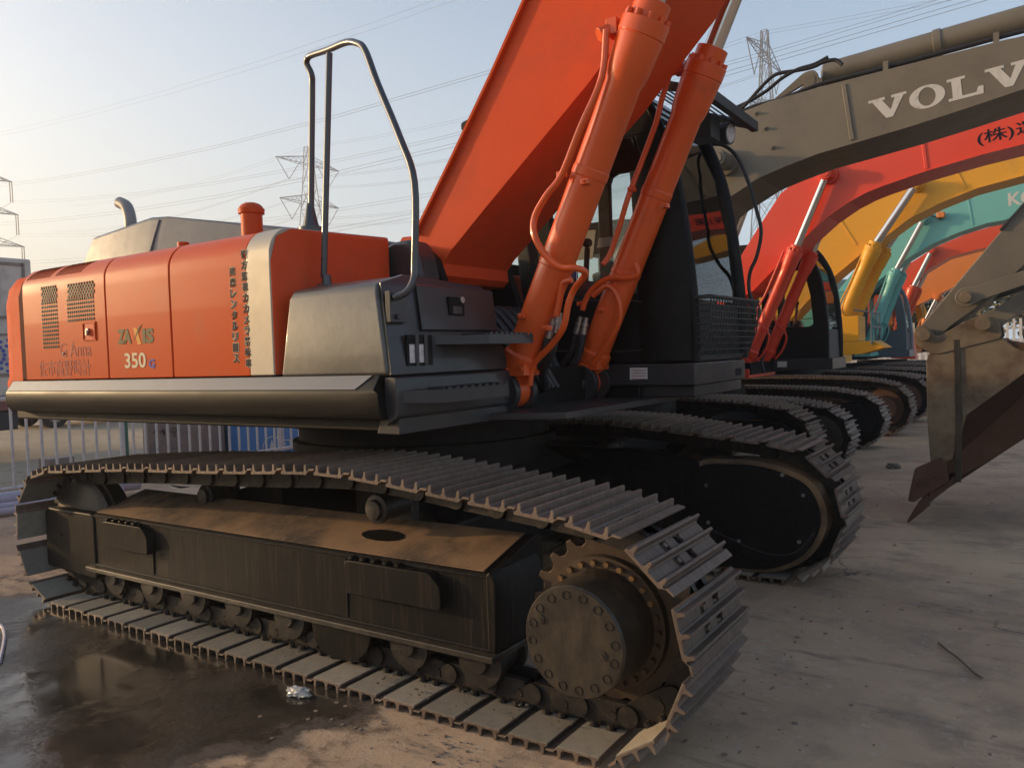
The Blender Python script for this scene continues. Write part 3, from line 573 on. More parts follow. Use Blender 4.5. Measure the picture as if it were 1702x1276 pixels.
# handrail
hr=MB(); pts=[(.93,-1.36,1.70),(1.04,-1.36,1.735),(1.09,-1.345,1.82),(1.07,-1.33,1.93),(1.055,-1.31,2.30),(.86,-1.27,2.72),(.73,-1.24,2.96),(.66,-1.22,3.03),(.58,-1.19,3.035),(.45,-1.12,3.055),(.32,-1.05,3.07),(.265,-1.02,3.05),(.25,-1.01,2.98),(.262,-1.005,2.86),(.262,-1.0,2.5),(.262,-1.0,2.19)]
hp=[[(1.036,1.768)][0],[(1.093,1.791)][0],[(1.117,1.843)][0],[(1.119,1.923)][0],[(1.127,2.264)][0],[(1.028,2.484)][0],[(0.861,2.772)][0],[(0.771,2.953)][0],[(0.700,3.010)][0],[(0.609,3.041)][0],[(0.422,3.068)][0],[(0.239,3.101)][0],[(0.196,3.096)][0],[(0.179,3.074)][0],[(0.201,3.015)][0],[(0.190,2.941)][0],[(0.153,2.600)][0],[(0.126,2.236)][0]]
hy=[-1.42,-1.40,-1.38,-1.37,-1.36,-1.33,-1.28,-1.26,-1.24,-1.22,-1.16,-1.10,-1.09,-1.08,-1.07,-1.06,-1.05,-1.05]
hr.tube([(q[0],y,q[1]) for q,y in zip(hp,hy)],.0165,n=14,sub=5); hro=hr.build('handrail','rail_pipe',ex)
h2=MB(); a=[(0.442,3.043),(0.366,1.923)]; h2.tube([(a[0][0],-1.17,a[0][1]),(a[1][0],-1.20,a[1][1])],.0165,n=14); h2.build('handrail_post','rail_pipe',hro)
h3=MB(); a=[(0.386,1.896)][0]; h3.lathe((a[0],-1.20,a[1]-.02),(0,0,1),[(0,.05),(.012,.05),(.015,.026),(.06,.022)],14); h3.build('post_foot','rail_pipe',hro)
h4=MB(); a=[(0.124,2.204)][0]; h4.lathe((a[0],-1.05,a[1]-.012),(0,0,1),[(0,.07),(.03,.07),(.034,.045),(.09,.033),(.16,.019)],16); h4.build('post_foot','rail_pipe',hro)
h5=MB(); h5.box(1.0,1.03,-1.44,-1.33,1.66,1.80)
for z_ in (1.685,1.775): h5.cyl((1.03,-1.40,z_),(1.045,-1.40,z_),.012,n=6)
h5.build('rail_bracket','dark_panel',hro,bevel=.003)
# boom mount and deck clutter
bm_=MB()
for sy in (-1,1): bm_.xz(rounded([(-.1,1.2),(.05,1.95),(.28,2.2),(.45,2.1),(.62,1.62),(.74,1.30),(.74,1.2)],.06,3),sy*.37-.03,sy*.37+.03)
bm_.box(-.2,.62,-.9,.5,1.2,1.38); bm_.build('boom_mount','black_paint',ex,bevel=.01)
for sy in (-1,1):
    b=MB(); c=[(0.988,1.359)][0]; yc=sy*.45
    for dy in (-.085,.085): b.cyl((.985,yc+dy-.022,1.30),(.985,yc+dy+.022,1.30),.115,n=32); b.xz([(.80,1.20),(1.02,1.20),(1.09,1.28),(.95,1.40),(.80,1.36)],yc+dy-.020,yc+dy+.020)
    b.cyl((.985,yc-.14,1.30),(.985,yc+.14,1.30),.045,n=20); b.build('cylinder_bracket','dark_panel',ex,bevel=.004)
vv=MB()
for k in range(5): vv.tube([(.45,-.25+k*.1,1.55),(.62,-.22+k*.1,1.78),(.80,-.18+k*.09,1.62),(.95,-.15+k*.08,1.35)],.024,n=8)
for k in range(4): vv.tube([(.55,-.62+k*.05,1.45),(.75,-.6+k*.05,1.68),(.95,-.3+k*.05,1.50),(1.05,-.2+k*.05,1.30)],.02,n=8)
vv.box(.35,.7,-.3,.3,1.42,1.62); vv.build('valve_hoses','rubber_hose',ex)
# ---- boom
by0,by1=-.35,.33
up=[(.06,2.13),(.16,2.24),(.285,2.235),(.60,2.66),(.88,3.05),(1.13,3.42),(1.55,4.02),(2.15,4.95),(2.7,5.7)]
lo=[(3.35,5.2),(2.75,4.45),(2.25,3.80),(1.92,3.32),(1.48,2.895),(.78,2.325),(.53,2.115),(.475,2.05),(.48,1.98),(.44,1.945),(.36,1.94),(.20,1.93),(.08,2.0)]
b=MB(); b.xz(up+lo,by0,by1); bo=b.build('boom','orange_paint_matte',ex,bevel=.004)
b=MB()
for i in range(2,len(up)-1):
    a,c=up[i],up[i+1]; d=math.hypot(c[0]-a[0],c[1]-a[1]); nx,nz=-(c[1]-a[1])/d*.016,(c[0]-a[0])/d*.016
    b.xz([a,c,(c[0]+nx,c[1]+nz),(a[0]+nx,a[1]+nz)],by0-.03,by1+.03)
b.build('top_plate','orange_paint',bo)
w_=MB()
w_.tube([(x,-.352,z) for x,z in [(0.278,2.198),(0.392,2.129),(0.449,2.088)]],.006,n=6,smooth=False); w_.build('weld_seam','orange_paint_matte',bo)
# ---- boom cylinders
def boom_cylinder(par,F,H,T,rb,mat,name='boom_cylinder',pipes=True,ym=-1):
    F=Vector(F);H=Vector(H);d=(H-F).normalized(); L=(H-F).length
    side=Vector((0,1,0)); nrm=d.cross(side).normalized()  # toward +x/down or up
    b=MB()
    b.lathe(F-side*.07,side,[(0,rb*.92),(.003,rb*1.02),(.137,rb*1.02),(.14,rb*.92)],24)
    b.lathe(F,d,[(.03,rb*.62),(.10,rb*.80),(.15,rb*1.16),(.22,rb*1.16),(.235,rb*1.0),(.25,rb*1.0),(L*.36,rb),(L*.362,rb*1.035),(L*.375,rb*1.035),(L*.377,rb),(L*.60,rb),(L*.602,rb*1.04),(L*.622,rb*1.04),(L*.624,rb),(L*.835,rb),(L*.85,rb*1.10),(L*.875,rb*1.18),(L*.945,rb*1.27),(L*.947,rb*1.24),(L*.95,rb*1.30),(L*.985,rb*1.30),(L*.99,rb*.98),(L*1.03,rb*.98),(L*1.035,rb*.60)],36)
    o=b.build(name,mat,par,bevel=.003)
    for k in range(10):
        a=2*math.pi*k/10; q=F+d*(L*.985)+(side*math.cos(a)+nrm*math.sin(a))*rb*1.12
        c=MB(); c.cyl(q,q+d*.03,.014,n=8); c.build('head_bolt',mat,o)
    r=MB(); r.cyl(F+d*L*1.0,T,rb*.60,n=28); r.build('piston_rod','chrome_rod',o)
    return o,F,H,d,L
Fn=Vector((.985,-.45,1.30)); Hn=Vector((1.856,-.45,3.101))
Ff=Vector((.95,.45,1.30)); Hf=Vector((1.832,.45,3.155))
for F,H,pp_ in ((Fn,Hn,[(1006,52,-.56),(998,130,-.585),(965,215,-.585),(934,288,-.585),(905,325,-.59),(887,362,-.60),(888,392,-.62),(908,425,-.64),(935,446,-.64),(962,446,-.60),(974,458,-.56),(955,480,-.54),(943,500,-.54),(934,545,-.54),(905,590,-.52),(885,615,-.50)]),
                (Ff,Hf,None)):
    o,F,H,d,L=boom_cylinder(ex,F,H,F+(H-F)*1.9,.092,'orange_cylinder')
    if F is not Fn and F.y>0: pass
def trace(name,pts3,r,mat,par,n=10): 
    b=MB(); b.tube(pts3,r,n=n,sub=5); return b.build(name,mat,par)
c0=[c for c in children(ex) if c.name.startswith('boom_cylinder')]
near_,far_=(c0[0],c0[1]) if c0[0].bound_box[0][1]<0 else (c0[1],c0[0])
def XY(y,l): return [(x,y,z) for x,z in l]
pn=XY(-.55,[(1.680,3.045),(1.647,2.824)])+XY(-.57,[(1.535,2.603),(1.421,2.392)])+XY(-.58,[(1.333,2.298),(1.261,2.201)])+XY(-.60,[(1.266,2.106),(1.323,2.003)])+XY(-.60,[(1.415,1.928),(1.504,1.915)])+XY(-.55,[(1.527,1.889)])+XY(-.50,[(1.435,1.824),(1.397,1.750),(1.361,1.628)])+XY(-.48,[(1.270,1.538),(1.162,1.445),(1.131,1.333)])
trace('oil_pipe',pn,.0175,'orange_cylinder',near_)
trace('oil_pipe',XY(-.48,[(1.408,1.873),(1.354,1.856),(1.333,1.770),(1.312,1.693)]),.0175,'orange_cylinder',near_)
pf_=XY(.40,[(1.625,3.134),(1.561,2.973),(1.519,2.841),(1.428,2.643)])+XY(.36,[(1.350,2.433),(1.284,2.260),(1.218,2.103)])+XY(.33,[(1.178,2.031)])
trace('oil_pipe',pf_,.0175,'orange_cylinder',far_)
pf2=XY(.33,[(1.395,2.019),(1.408,1.957),(1.349,1.933),(1.228,1.946),(1.124,1.906),(1.059,1.836),(1.026,1.763)])
trace('oil_pipe',pf2,.0175,'orange_cylinder',far_)
pf3=XY(.34,[(1.096,1.845),(1.193,1.901),(1.261,1.842),(1.281,1.712),(1.233,1.612),(1.147,1.496),(1.082,1.423)])
trace('oil_pipe',pf3,.0175,'orange_cylinder',far_)
for yv,l,par in ((-.50,[(1.629,3.039),(1.689,3.082)],near_),(.42,[(1.602,3.120),(1.662,3.156)],far_)):
    b=MB(); b.cyl((l[0][0],yv-.03,l[0][1]),(l[1][0],yv+.03,l[1][1]),.035,n=12); b.box(l[1][0]-.03,l[1][0]+.03,yv-.02,yv+.06,l[1][1]-.05,l[1][1]+.03); b.build('port_block','orange_cylinder',par,bevel=.004)
for yv,l,par in ((-.545,[(1.404,2.399),(1.539,2.343),(1.142,1.701),(1.287,1.631)],near_),(.36,[(1.370,2.466),(1.579,2.342),(0.999,1.804),(1.145,1.757)],far_)):
    for x,z in l:
        b=MB(); b.box(x-.022,x+.022,yv-.015,yv+.025,z-.014,z+.014); b.cyl((x,yv-.015,z),(x,yv-.028,z),.008,n=6); b.build('pipe_clamp','orange_cylinder',par,bevel=.003)
for yv,l,par in ((-.46,[(1.285,1.679),(1.248,1.580),(1.319,1.709),(1.294,1.606)],near_),(.34,[(1.007,1.723),(0.973,1.615),(1.045,1.714),(1.020,1.609)],far_)):
    for i in (0,2):
        b=MB(); p0=Vector((l[i][0],yv,l[i][1])); p1=Vector((l[i+1][0],yv,l[i+1][1])); dd_=(p1-p0); b.lathe(p0,dd_,[(0,.017),(dd_.length*.3,.017),(dd_.length*.32,.024),(dd_.length*.5,.024),(dd_.length*.52,.019),(dd_.length*.6,.019),(dd_.length*.62,.023),(dd_.length,.023)],14); b.build('hose_fitting','steel_fitting',par)
hz=[XY(-.46,[(1.248,1.580),(1.212,1.492)])+[(1.10,-.40,1.40),(1.0,-.25,1.33),(.8,-.1,1.35)],XY(-.44,[(1.282,1.607),(1.244,1.490)])+[(1.14,-.36,1.40),(1.05,-.2,1.30),(.8,-.05,1.32)],
    XY(.34,[(0.973,1.615),(0.934,1.502),(0.843,1.409),(0.682,1.353),(0.566,1.394)]),XY(.31,[(1.036,1.609),(1.002,1.490),(0.925,1.389),(0.745,1.326),(0.560,1.343)])]
for h in hz: trace('hydraulic_hose',h,.024,'rubber_hose',ex)
for par,F,s_ in ((near_,Fn,-1),(far_,Ff,-1)):
    b=MB(); b.box(F.x+.02,F.x+.16,F.y-.10,F.y+.06,F.z+.085,F.z+.145); b.cyl((F.x+.14,F.y-.11,F.z+.12),(F.x+.14,F.y-.08,F.z+.12),.014,n=6); b.cyl((F.x+.05,F.y-.11,F.z+.12),(F.x+.05,F.y-.08,F.z+.12),.014,n=6); b.build('foot_port','orange_cylinder',par,bevel=.005)

# ================= cab builder
def cab(par,x0,y0,y1,zb,fz,mat='black_paint',lean=0):
    """front profile fz: list of (x,z) from bottom to top; x0 rear wall"""
    cb=empty('cab',(0,0,0)); cb.parent=par
    zt=fz[-1][1]; th=.05
    prof=[(x0,zb)]+list(fz)+[(fz[-1][0]-.35,zt+.03),(x0,zt)]
    # near and far walls as frames with two window openings
    for ys in ((y0,y0+th),(y1-th,y1)):
        m=MB()
        xm=x0+.60
        zs=zb+.44 if ys[0]==y0 else zb+.30
        # bottom band, rear post, middle post, front post, top band
        m.xz([(x0,zb),fz[0],(fz[1][0],zs) if fz[1][1]>zs else (fz[1][0],zs),(x0,zs)],*ys)
        m.xz([(x0,zs),(x0+.12,zs),(x0+.12,zt-.30),(x0,zt-.30)],*ys)
        m.xz([(xm,zs),(xm+.10,zs),(xm+.10,zt-.30),(xm,zt-.30)],*ys)
        def fx(z):
            for i in range(len(fz)-1):
                if fz[i][1]<=z<=fz[i+1][1]: t=(z-fz[i][1])/(fz[i+1][1]-fz[i][1]); return fz[i][0]+(fz[i+1][0]-fz[i][0])*t
            return fz[-1][0]
        zz=[zs+(zt-.30-zs)*k/6 for k in range(7)]
        pw=.16 if ys[0]==y0 else .10
        m.xz([(fx(z),z) for z in zz]+[(fx(z)-pw,z) for z in zz[::-1]],*ys)
        m.xz([(x0,zt-.30),(fx(zt-.30),zt-.30)]+[p for p in fz if p[1]>zt-.30]+[(x0,zt)],*ys)
        for cx_,cz_,sx,sz in ((xm+.10,zs,1,1),(fx(zs)-pw,zs,-1,1),(xm+.10,zt-.30,1,-1),(fx(zt-.30)-pw,zt-.30,-1,-1),(x0+.12,zs,1,1),(xm,zs,-1,1),(x0+.12,zt-.3,1,-1),(xm,zt-.3,-1,-1)):
            m.xz([(cx_,cz_),(cx_+sx*.07,cz_),(cx_+sx*.02,cz_+sz*.02),(cx_,cz_+sz*.07)],*ys)
        m.build('cab_wall',mat,cb,bevel=.006)
        g=MB(); ym=(ys[0]+ys[1])/2; g.xz([(x0+.10,zs-.02),(fx(zs)-.05,zs-.02),(fx(zt-.3)-.05,zt-.28),(x0+.10,zt-.28)],ym-.003,ym+.003); g.build('side_window','cab_glass',cb)
    # pillars at the front corners, roof, rear wall, floor
    for yv,rr in ((y0+.03,.034),(y1-.035,.05)):
        m=MB(); m.tube([(x,yv,z) for x,z in fz],rr,n=12,sub=4); m.build('front_pillar',mat,cb)
    m=MB(); m.xz([(x0-.02,zt-.03),(fz[-1][0]-.02,zt-.03),(fz[-1][0]-.12,zt+.03),(fz[-1][0]-.4,zt+.055),(x0+.1,zt+.055),(x0-.02,zt+.03)],y0-.005,y1+.005); m.build('roof',mat,cb,bevel=.02)
    m=MB(); m.box(x0-.0,x0+.05,y0+th,y1-th,zb,zt-.95); m.box(x0,x0+.05,y0+th,y1-th,zt-.25,zt-.03); m.build('rear_wall',mat,cb)
    m=MB(); m.box(x0+.05,fz[0][0]-.05,y0+th,y1-th,zb,zb+.05); m.build('floor',mat,cb)
    # windscreen
    m=MB(); m.loft([[(x+.012,y0+.04,z) for x,z in fz[1:]]+[(x+.006,y0+.04,z) for x,z in fz[1:][::-1]],[(x+.012,y1-.07,z) for x,z in fz[1:]]+[(x+.006,y1-.07,z) for x,z in fz[1:][::-1]]]); m.build('windscreen','cab_glass',cb)
    m=MB(); m.xz([(fz[0][0]-.03,zb),(fz[0][0]+.01,zb),(fz[1][0]+.0,fz[1][1]-.02),(fz[1][0]-.04,fz[1][1]-.02)],y0+.06,y1-.06); m.build('lower_screen','dark_plastic',cb)
    # seat and console
    m=MB(); ym=(y0+y1)/2; m.box(x0+.35,x0+.85,ym-.25,ym+.25,zb+.35,zb+.48); m.xz([(x0+.30,zb+.45),(x0+.45,zb+.45),(x0+.34,zb+1.12),(x0+.22,zb+1.10)],ym-.23,ym+.23); m.box(x0+.4,x0+.8,ym-.2,ym+.2,zb+.05,zb+.35); m.build('seat','dark_plastic',cb,bevel=.03)
    for sy in (-.33,.33):
        m=MB(); m.box(x0+.5,x0+.95,ym+sy-.07,ym+sy+.07,zb+.05,zb+.55); m.cyl((x0+.88,ym+sy,zb+.55),(x0+.9,ym+sy,zb+.78),.02,n=10); m.ball((x0+.9,ym+sy,zb+.81),.035); m.build('console','dark_plastic',cb,bevel=.01)
    return cb
FZ=[(1.66,1.42),(1.655,1.80),(1.61,2.25),(1.54,2.64),(1.42,2.96),(1.30,3.14)]
cb=cab(ex,-.02,.55,1.50,1.42,FZ)
b=MB(); b.box(.42,1.672,.545,1.52,1.275,1.415); b.box(.45,1.65,.60,1.5,1.20,1.275); bs=b.build('cab_base','dark_panel',cb,bevel=.012)
b=MB(); q=[(1.240,1.391),(1.360,1.389),(1.358,1.317),(1.238,1.315)]; b.xz(q,.5415,.5445); b.build('label_plate','white_decal',bs)
text_x('910',1.6735,1.30,1.30,.055,'black_decal',bs,width=.13,bold=.02)
b=MB()
for u0 in (1052,):
    for k in range(4):
        q=[(1.253,1.376),(1.348,1.374),(1.348,1.370),(1.253,1.372)]; b.xz([(x,z-k*.018) for x,z in q],.5408,.5412)
b.build('label_print','faded_decal',bs)
# swing door seams & bulge on the near wall
b=MB(); b.tube([(.50,.547,1.55),(.50,.545,1.83),(1.05,.545,1.83),(1.35,.545,1.80)],.006,n=6); b.tube([(.48,.547,1.52),(1.30,.547,1.50),(1.48,.547,1.58)],.006,n=6); b.build('wall_seam','dark_panel',cb)
b=MB(); b.loft([[(1.30+dx,.553-.045*math.sin(math.pi*k/6)*1,z+0) for k,dx in enumerate([0,.06,.12,.18,.24,.30,.36])]+[(1.66,.60,z),(1.30,.60,z)] for z in (1.43,1.75,2.0)]+[[(1.27+dx*.85,.553-.04*math.sin(math.pi*k/6),2.62) for k,dx in enumerate([0,.06,.12,.18,.24,.30,.36])]+[(1.57,.60,2.62),(1.27,.60,2.62)]]); b.build('corner_post','black_paint',cb)
# front guard grille
b=MB(); ya,yb=.56,1.52
for k in range(20): yy=ya+(yb-ya)*k/19; b.tube([(1.675,yy,1.44),(1.755,yy,1.60),(1.775,yy,1.80)],.0045,n=5,sub=2)
for k in range(10):
    z=1.45+.35*k/9; x=1.68+.09*min(1,(z-1.44)/.2); b.tube([(x,ya,z),(x+.005,yb,z)],.0045,n=5)
    b.tube([(1.60,ya,z),(x,ya,z)],.0045,n=5)
b.tube([(1.60,ya,1.81),(1.775,ya,1.81),(1.775,yb,1.81),(1.6,yb,1.81)],.011,n=8,smooth=False); b.tube([(1.60,ya,1.435),(1.675,ya,1.435),(1.675,yb,1.435)],.011,n=8,smooth=False)
b.build('front_guard','dark_plastic',cb)
# visor, lamp, hose, wiper
b=MB(); zf=lambda x: 3.22-(x-1.30)*.38
b.loft([[(1.22,y,zf(1.22)-.0),(1.80,y,zf(1.80)),(1.80,y,zf(1.80)-.055),(1.22,y,zf(1.22)-.055)] for y in (.56,.60)]); b.loft([[(1.22,y,zf(1.22)),(1.80,y,zf(1.80)),(1.80,y,zf(1.80)-.055),(1.22,y,zf(1.22)-.055)] for y in (1.44,1.48)])
b.box(1.765,1.81,.56,1.48,zf(1.8)-.06,zf(1.8)+.004)
for k in range(9): x=1.26+k*.058; b.loft([[(x,.58,zf(x)-.012),(x+.03,.58,zf(x)-.045),(x+.034,.58,zf(x)-.040),(x+.004,.58,zf(x)-.006)],[(x,1.46,zf(x)-.012),(x+.03,1.46,zf(x)-.045),(x+.034,1.46,zf(x)-.040),(x+.004,1.46,zf(x)-.006)]])
b.build('sun_visor','dark_plastic',cb,bevel=.002)
b=MB(); c=[(1.682,2.927)][0]; b.lathe((c[0]-.07,1.20,c[1]),(1,-.1,-.12),[(0,.03),(.02,.065),(.09,.075),(.10,.075),(.101,.066)],20); lo_=b.build('work_lamp','dark_plastic',cb)
b=MB(); b.lathe((c[0]+.028,1.19,c[1]-.012),(1,-.1,-.12),[(0,.064),(.004,.060),(.0045,0)],20); b.build('lamp_lens','lamp_lens',lo_)
b=MB(); c=[(1.622,2.915)][0]; b.box(c[0]-.10,c[0]+.05,.92,1.10,c[1]-.07,c[1]+.08); b.tube([(c[0],1.0,c[1]+.07),(c[0],1.05,c[1]+.2)],.01,n=6); b.build('work_lamp','dark_plastic',cb,bevel=.012)
b=MB(); b.tube(XY(1.52,[(1.364,2.954),(1.475,2.948),(1.562,2.920),(1.646,2.826),(1.718,2.656),(1.773,2.449),(1.803,2.292),(1.770,2.129),(1.721,2.021),(1.710,1.904),(1.737,1.767),(1.733,1.599),(1.683,1.440)]),.013,n=8); b.build('mirror_stay','rubber_hose',cb)
b=MB(); b.tube(XY(1.30,[(1.409,2.375),(1.472,2.285),(1.533,2.113),(1.614,1.962),(1.640,1.849)]),.009,n=6); b.build('wiper','dark_plastic',cb)
b=MB(); q=[(0.659,2.353),(0.840,2.345),(0.810,2.148),(0.617,2.149)]; b.xz(q,.90,.904); b.build('window_notice','white_decal',cb)
b=MB(); q=[(0.862,2.285),(1.000,2.286),(0.984,2.222),(0.845,2.220)]; b.xz(q,.90,.904); b.build('window_notice','white_decal',cb)
lettering('MHI',*[(0.754,1.982)][0],.545,.05,'blue_decal',cb,'lettering',width=.13)

# ================= ground
g=MB(); g.add([(-900,-900,0),(900,-900,0),(900,900,0),(-900,900,0)],[(0,1,2,3)]); tag(g.build('ground','yard_concrete'),kind='structure')
def blob(cpts,z,amp,seed,n=8):
    rnd=random.Random(seed); out=[]; k=len(cpts)
    for i in range(k):
        a=Vector(cpts[i-1]);b=Vector(cpts[i]);c=Vector(cpts[(i+1)%k]);d=Vector(cpts[(i+2)%k])
        for j in range(n):
            t=j/n; p=.5*((2*b)+(c-a)*t+(2*a-5*b+4*c-d)*t*t+(3*b-a-3*c+d)*t**3); out.append((p.x+rnd.gauss(0,amp),p.y+rnd.gauss(0,amp)))
    return out
pd=blob([(-1.75,-1.30),(-.6,-1.35),(.5,-1.42),(.90,-1.60),(.96,-1.76),(.86,-1.98),(.70,-2.30),(.66,-2.75),(.2,-3.2),(-.8,-3.5),(-2.2,-3.2),(-2.7,-2.4),(-2.35,-1.7)],0,.012,3,12)
def sdist(x,y,poly):
    ins=False; d=1e9; n=len(poly)
    for i in range(n):
        x1,y1=poly[i]; x2,y2=poly[(i+1)%n]
        if (y1>y)!=(y2>y) and x<(x2-x1)*(y-y1)/(y2-y1)+x1: ins=not ins
        t=max(0,min(1,((x-x1)*(x2-x1)+(y-y1)*(y2-y1))/max(1e-9,(x2-x1)**2+(y2-y1)**2))); d=min(d,math.hypot(x-x1-t*(x2-x1),y-y1-t*(y2-y1)))
    return d if ins else -d
nx_,ny_=90,56; bx=(-3.1,1.4); byy=(-3.9,-.9); vs=[];fs=[];wt_=[]
pdl=pd[::3]
for j in range(ny_+1):
    for i in range(nx_+1):
        x=bx[0]+(bx[1]-bx[0])*i/nx_; y=byy[0]+(byy[1]-byy[0])*j/ny_; vs.append((x,y,.004)); wt_.append(max(0,min(1,.20+sdist(x,y,pdl)*1.6)))
for j in range(ny_):
    for i in range(nx_): k=j*(nx_+1)+i; fs.append((k,k+1,k+nx_+2,k+nx_+1))
g=MB(); g.add(vs,fs); po=g.build('puddle','wet_concrete'); at_=po.data.attributes.new('wet','FLOAT','POINT'); at_.data.foreach_set('value',wt_); tag(po,kind='structure')
g=MB(); sp_=blob([(-6.6,-14),(-6.7,-4),(-6.75,2),(-6.7,8),(-6.9,14),(-12,30),(-70,40),(-70,-40),(-20,-30)],0,.05,5,10); g.add([(x,y,.004) for x,y in sp_]+[(-30,0,.004)],[(k,(k+1)%len(sp_),len(sp_)) for k in range(len(sp_))]); tag(g.build('yard_ground','sandy_yard'),kind='structure')

# crumbs of dried mud on the lower shoes
rnd=random.Random(11); c=MB()
for k in range(110):
    x=rnd.choice([1.83,1.62,1.40,1.19,.97,.3,-.4])+rnd.gauss(0,.04); y=-1.595+.05+abs(rnd.gauss(.09,.07)); r=rnd.choice([.002,.003,.003,.005,.008]); c.ball((x,min(y,-1.36),.057+r*.4),r,6,(rnd.uniform(.7,1.4),rnd.uniform(.7,1.3),.7))
mc_=c.build('mud_crumbs','dirt_crumb',ex); mc_['kind']='stuff'
# litter
def crumple(name,loc,r,seed,mat,label,cat,sq=(1.6,.8,.55),rz=0):
    rn=random.Random(seed); bm=bmesh.new(); bmesh.ops.create_icosphere(bm,subdivisions=3,radius=r)
    dirs=[Vector((rn.gauss(0,1),rn.gauss(0,1),rn.gauss(0,1))).normalized() for _ in range(16)]
    for v in bm.verts:
        d=v.co.normalized(); k=1+.35*sum((1 if d.dot(q)>.8 else 0)*rn.uniform(-.6,.6) for q in dirs)+rn.uniform(-.16,.16)
        v.co=Vector((v.co.x*sq[0]*k,v.co.y*sq[1]*k,max(v.co.z*sq[2]*k+r*.4,0)))
    me=bpy.data.meshes.new(name); bm.to_mesh(me); bm.free(); me.materials.append(MATS[mat]); o=bpy.data.objects.new(name,me); col.objects.link(o); o.location=loc; o.rotation_euler=(0,0,rz); tag(o,label,cat); return o
crumple('plastic_bag',(.62,-1.70,.004),.038,4,'bag_plastic','crumpled pale plastic bag lying at the puddle edge beside the track','bag',rz=.1)
crumple('stone',(1.95,6.2,0),.06,9,'dirt_crumb','small grey stone on the concrete left of the bucket','stone',(1.3,.9,.6))
t=MB(); t.tube([(2.98,.30,.01),(3.03,.20,.012),(3.08,.10,.02),(3.15,-.02,.01),(3.185,-.07,.01)],.005,n=6); tag(t.build('twig','twig_wood'),'thin dry twig lying on the open concrete at lower right','twig')
c=MB(); rnd=random.Random(5)
for k in range(900):
    if k%2: x=rnd.uniform(.8,4.2); y=rnd.uniform(-2.6,5)
    else: x=rnd.choice([2.45,2.3,2.1,1.6,.9])+rnd.gauss(0,.16); y=(rnd.uniform(-1.9,1.6) if x>2.25 else -1.66-abs(rnd.gauss(0,.16)))
    r=rnd.choice([.002,.002,.003,.003,.004,.006,.010]); c.ball((x,y,r*.3),r,6,(rnd.uniform(.7,1.6),1,.6))
tag(c.build('grit','grit'),'loose grit scattered over the concrete yard','grit',kind='stuff')
t=MB(); t.tube([(x,y,.014) for x,y in [(-1.050,-2.202),(-1.274,-2.087),(-1.480,-1.990),(-1.646,-1.933),(-1.774,-1.920)]],.010,n=8); tag(t.build('cable','pipe_plastic'),'thin pale cable curving in from the left edge of the puddle','cable')

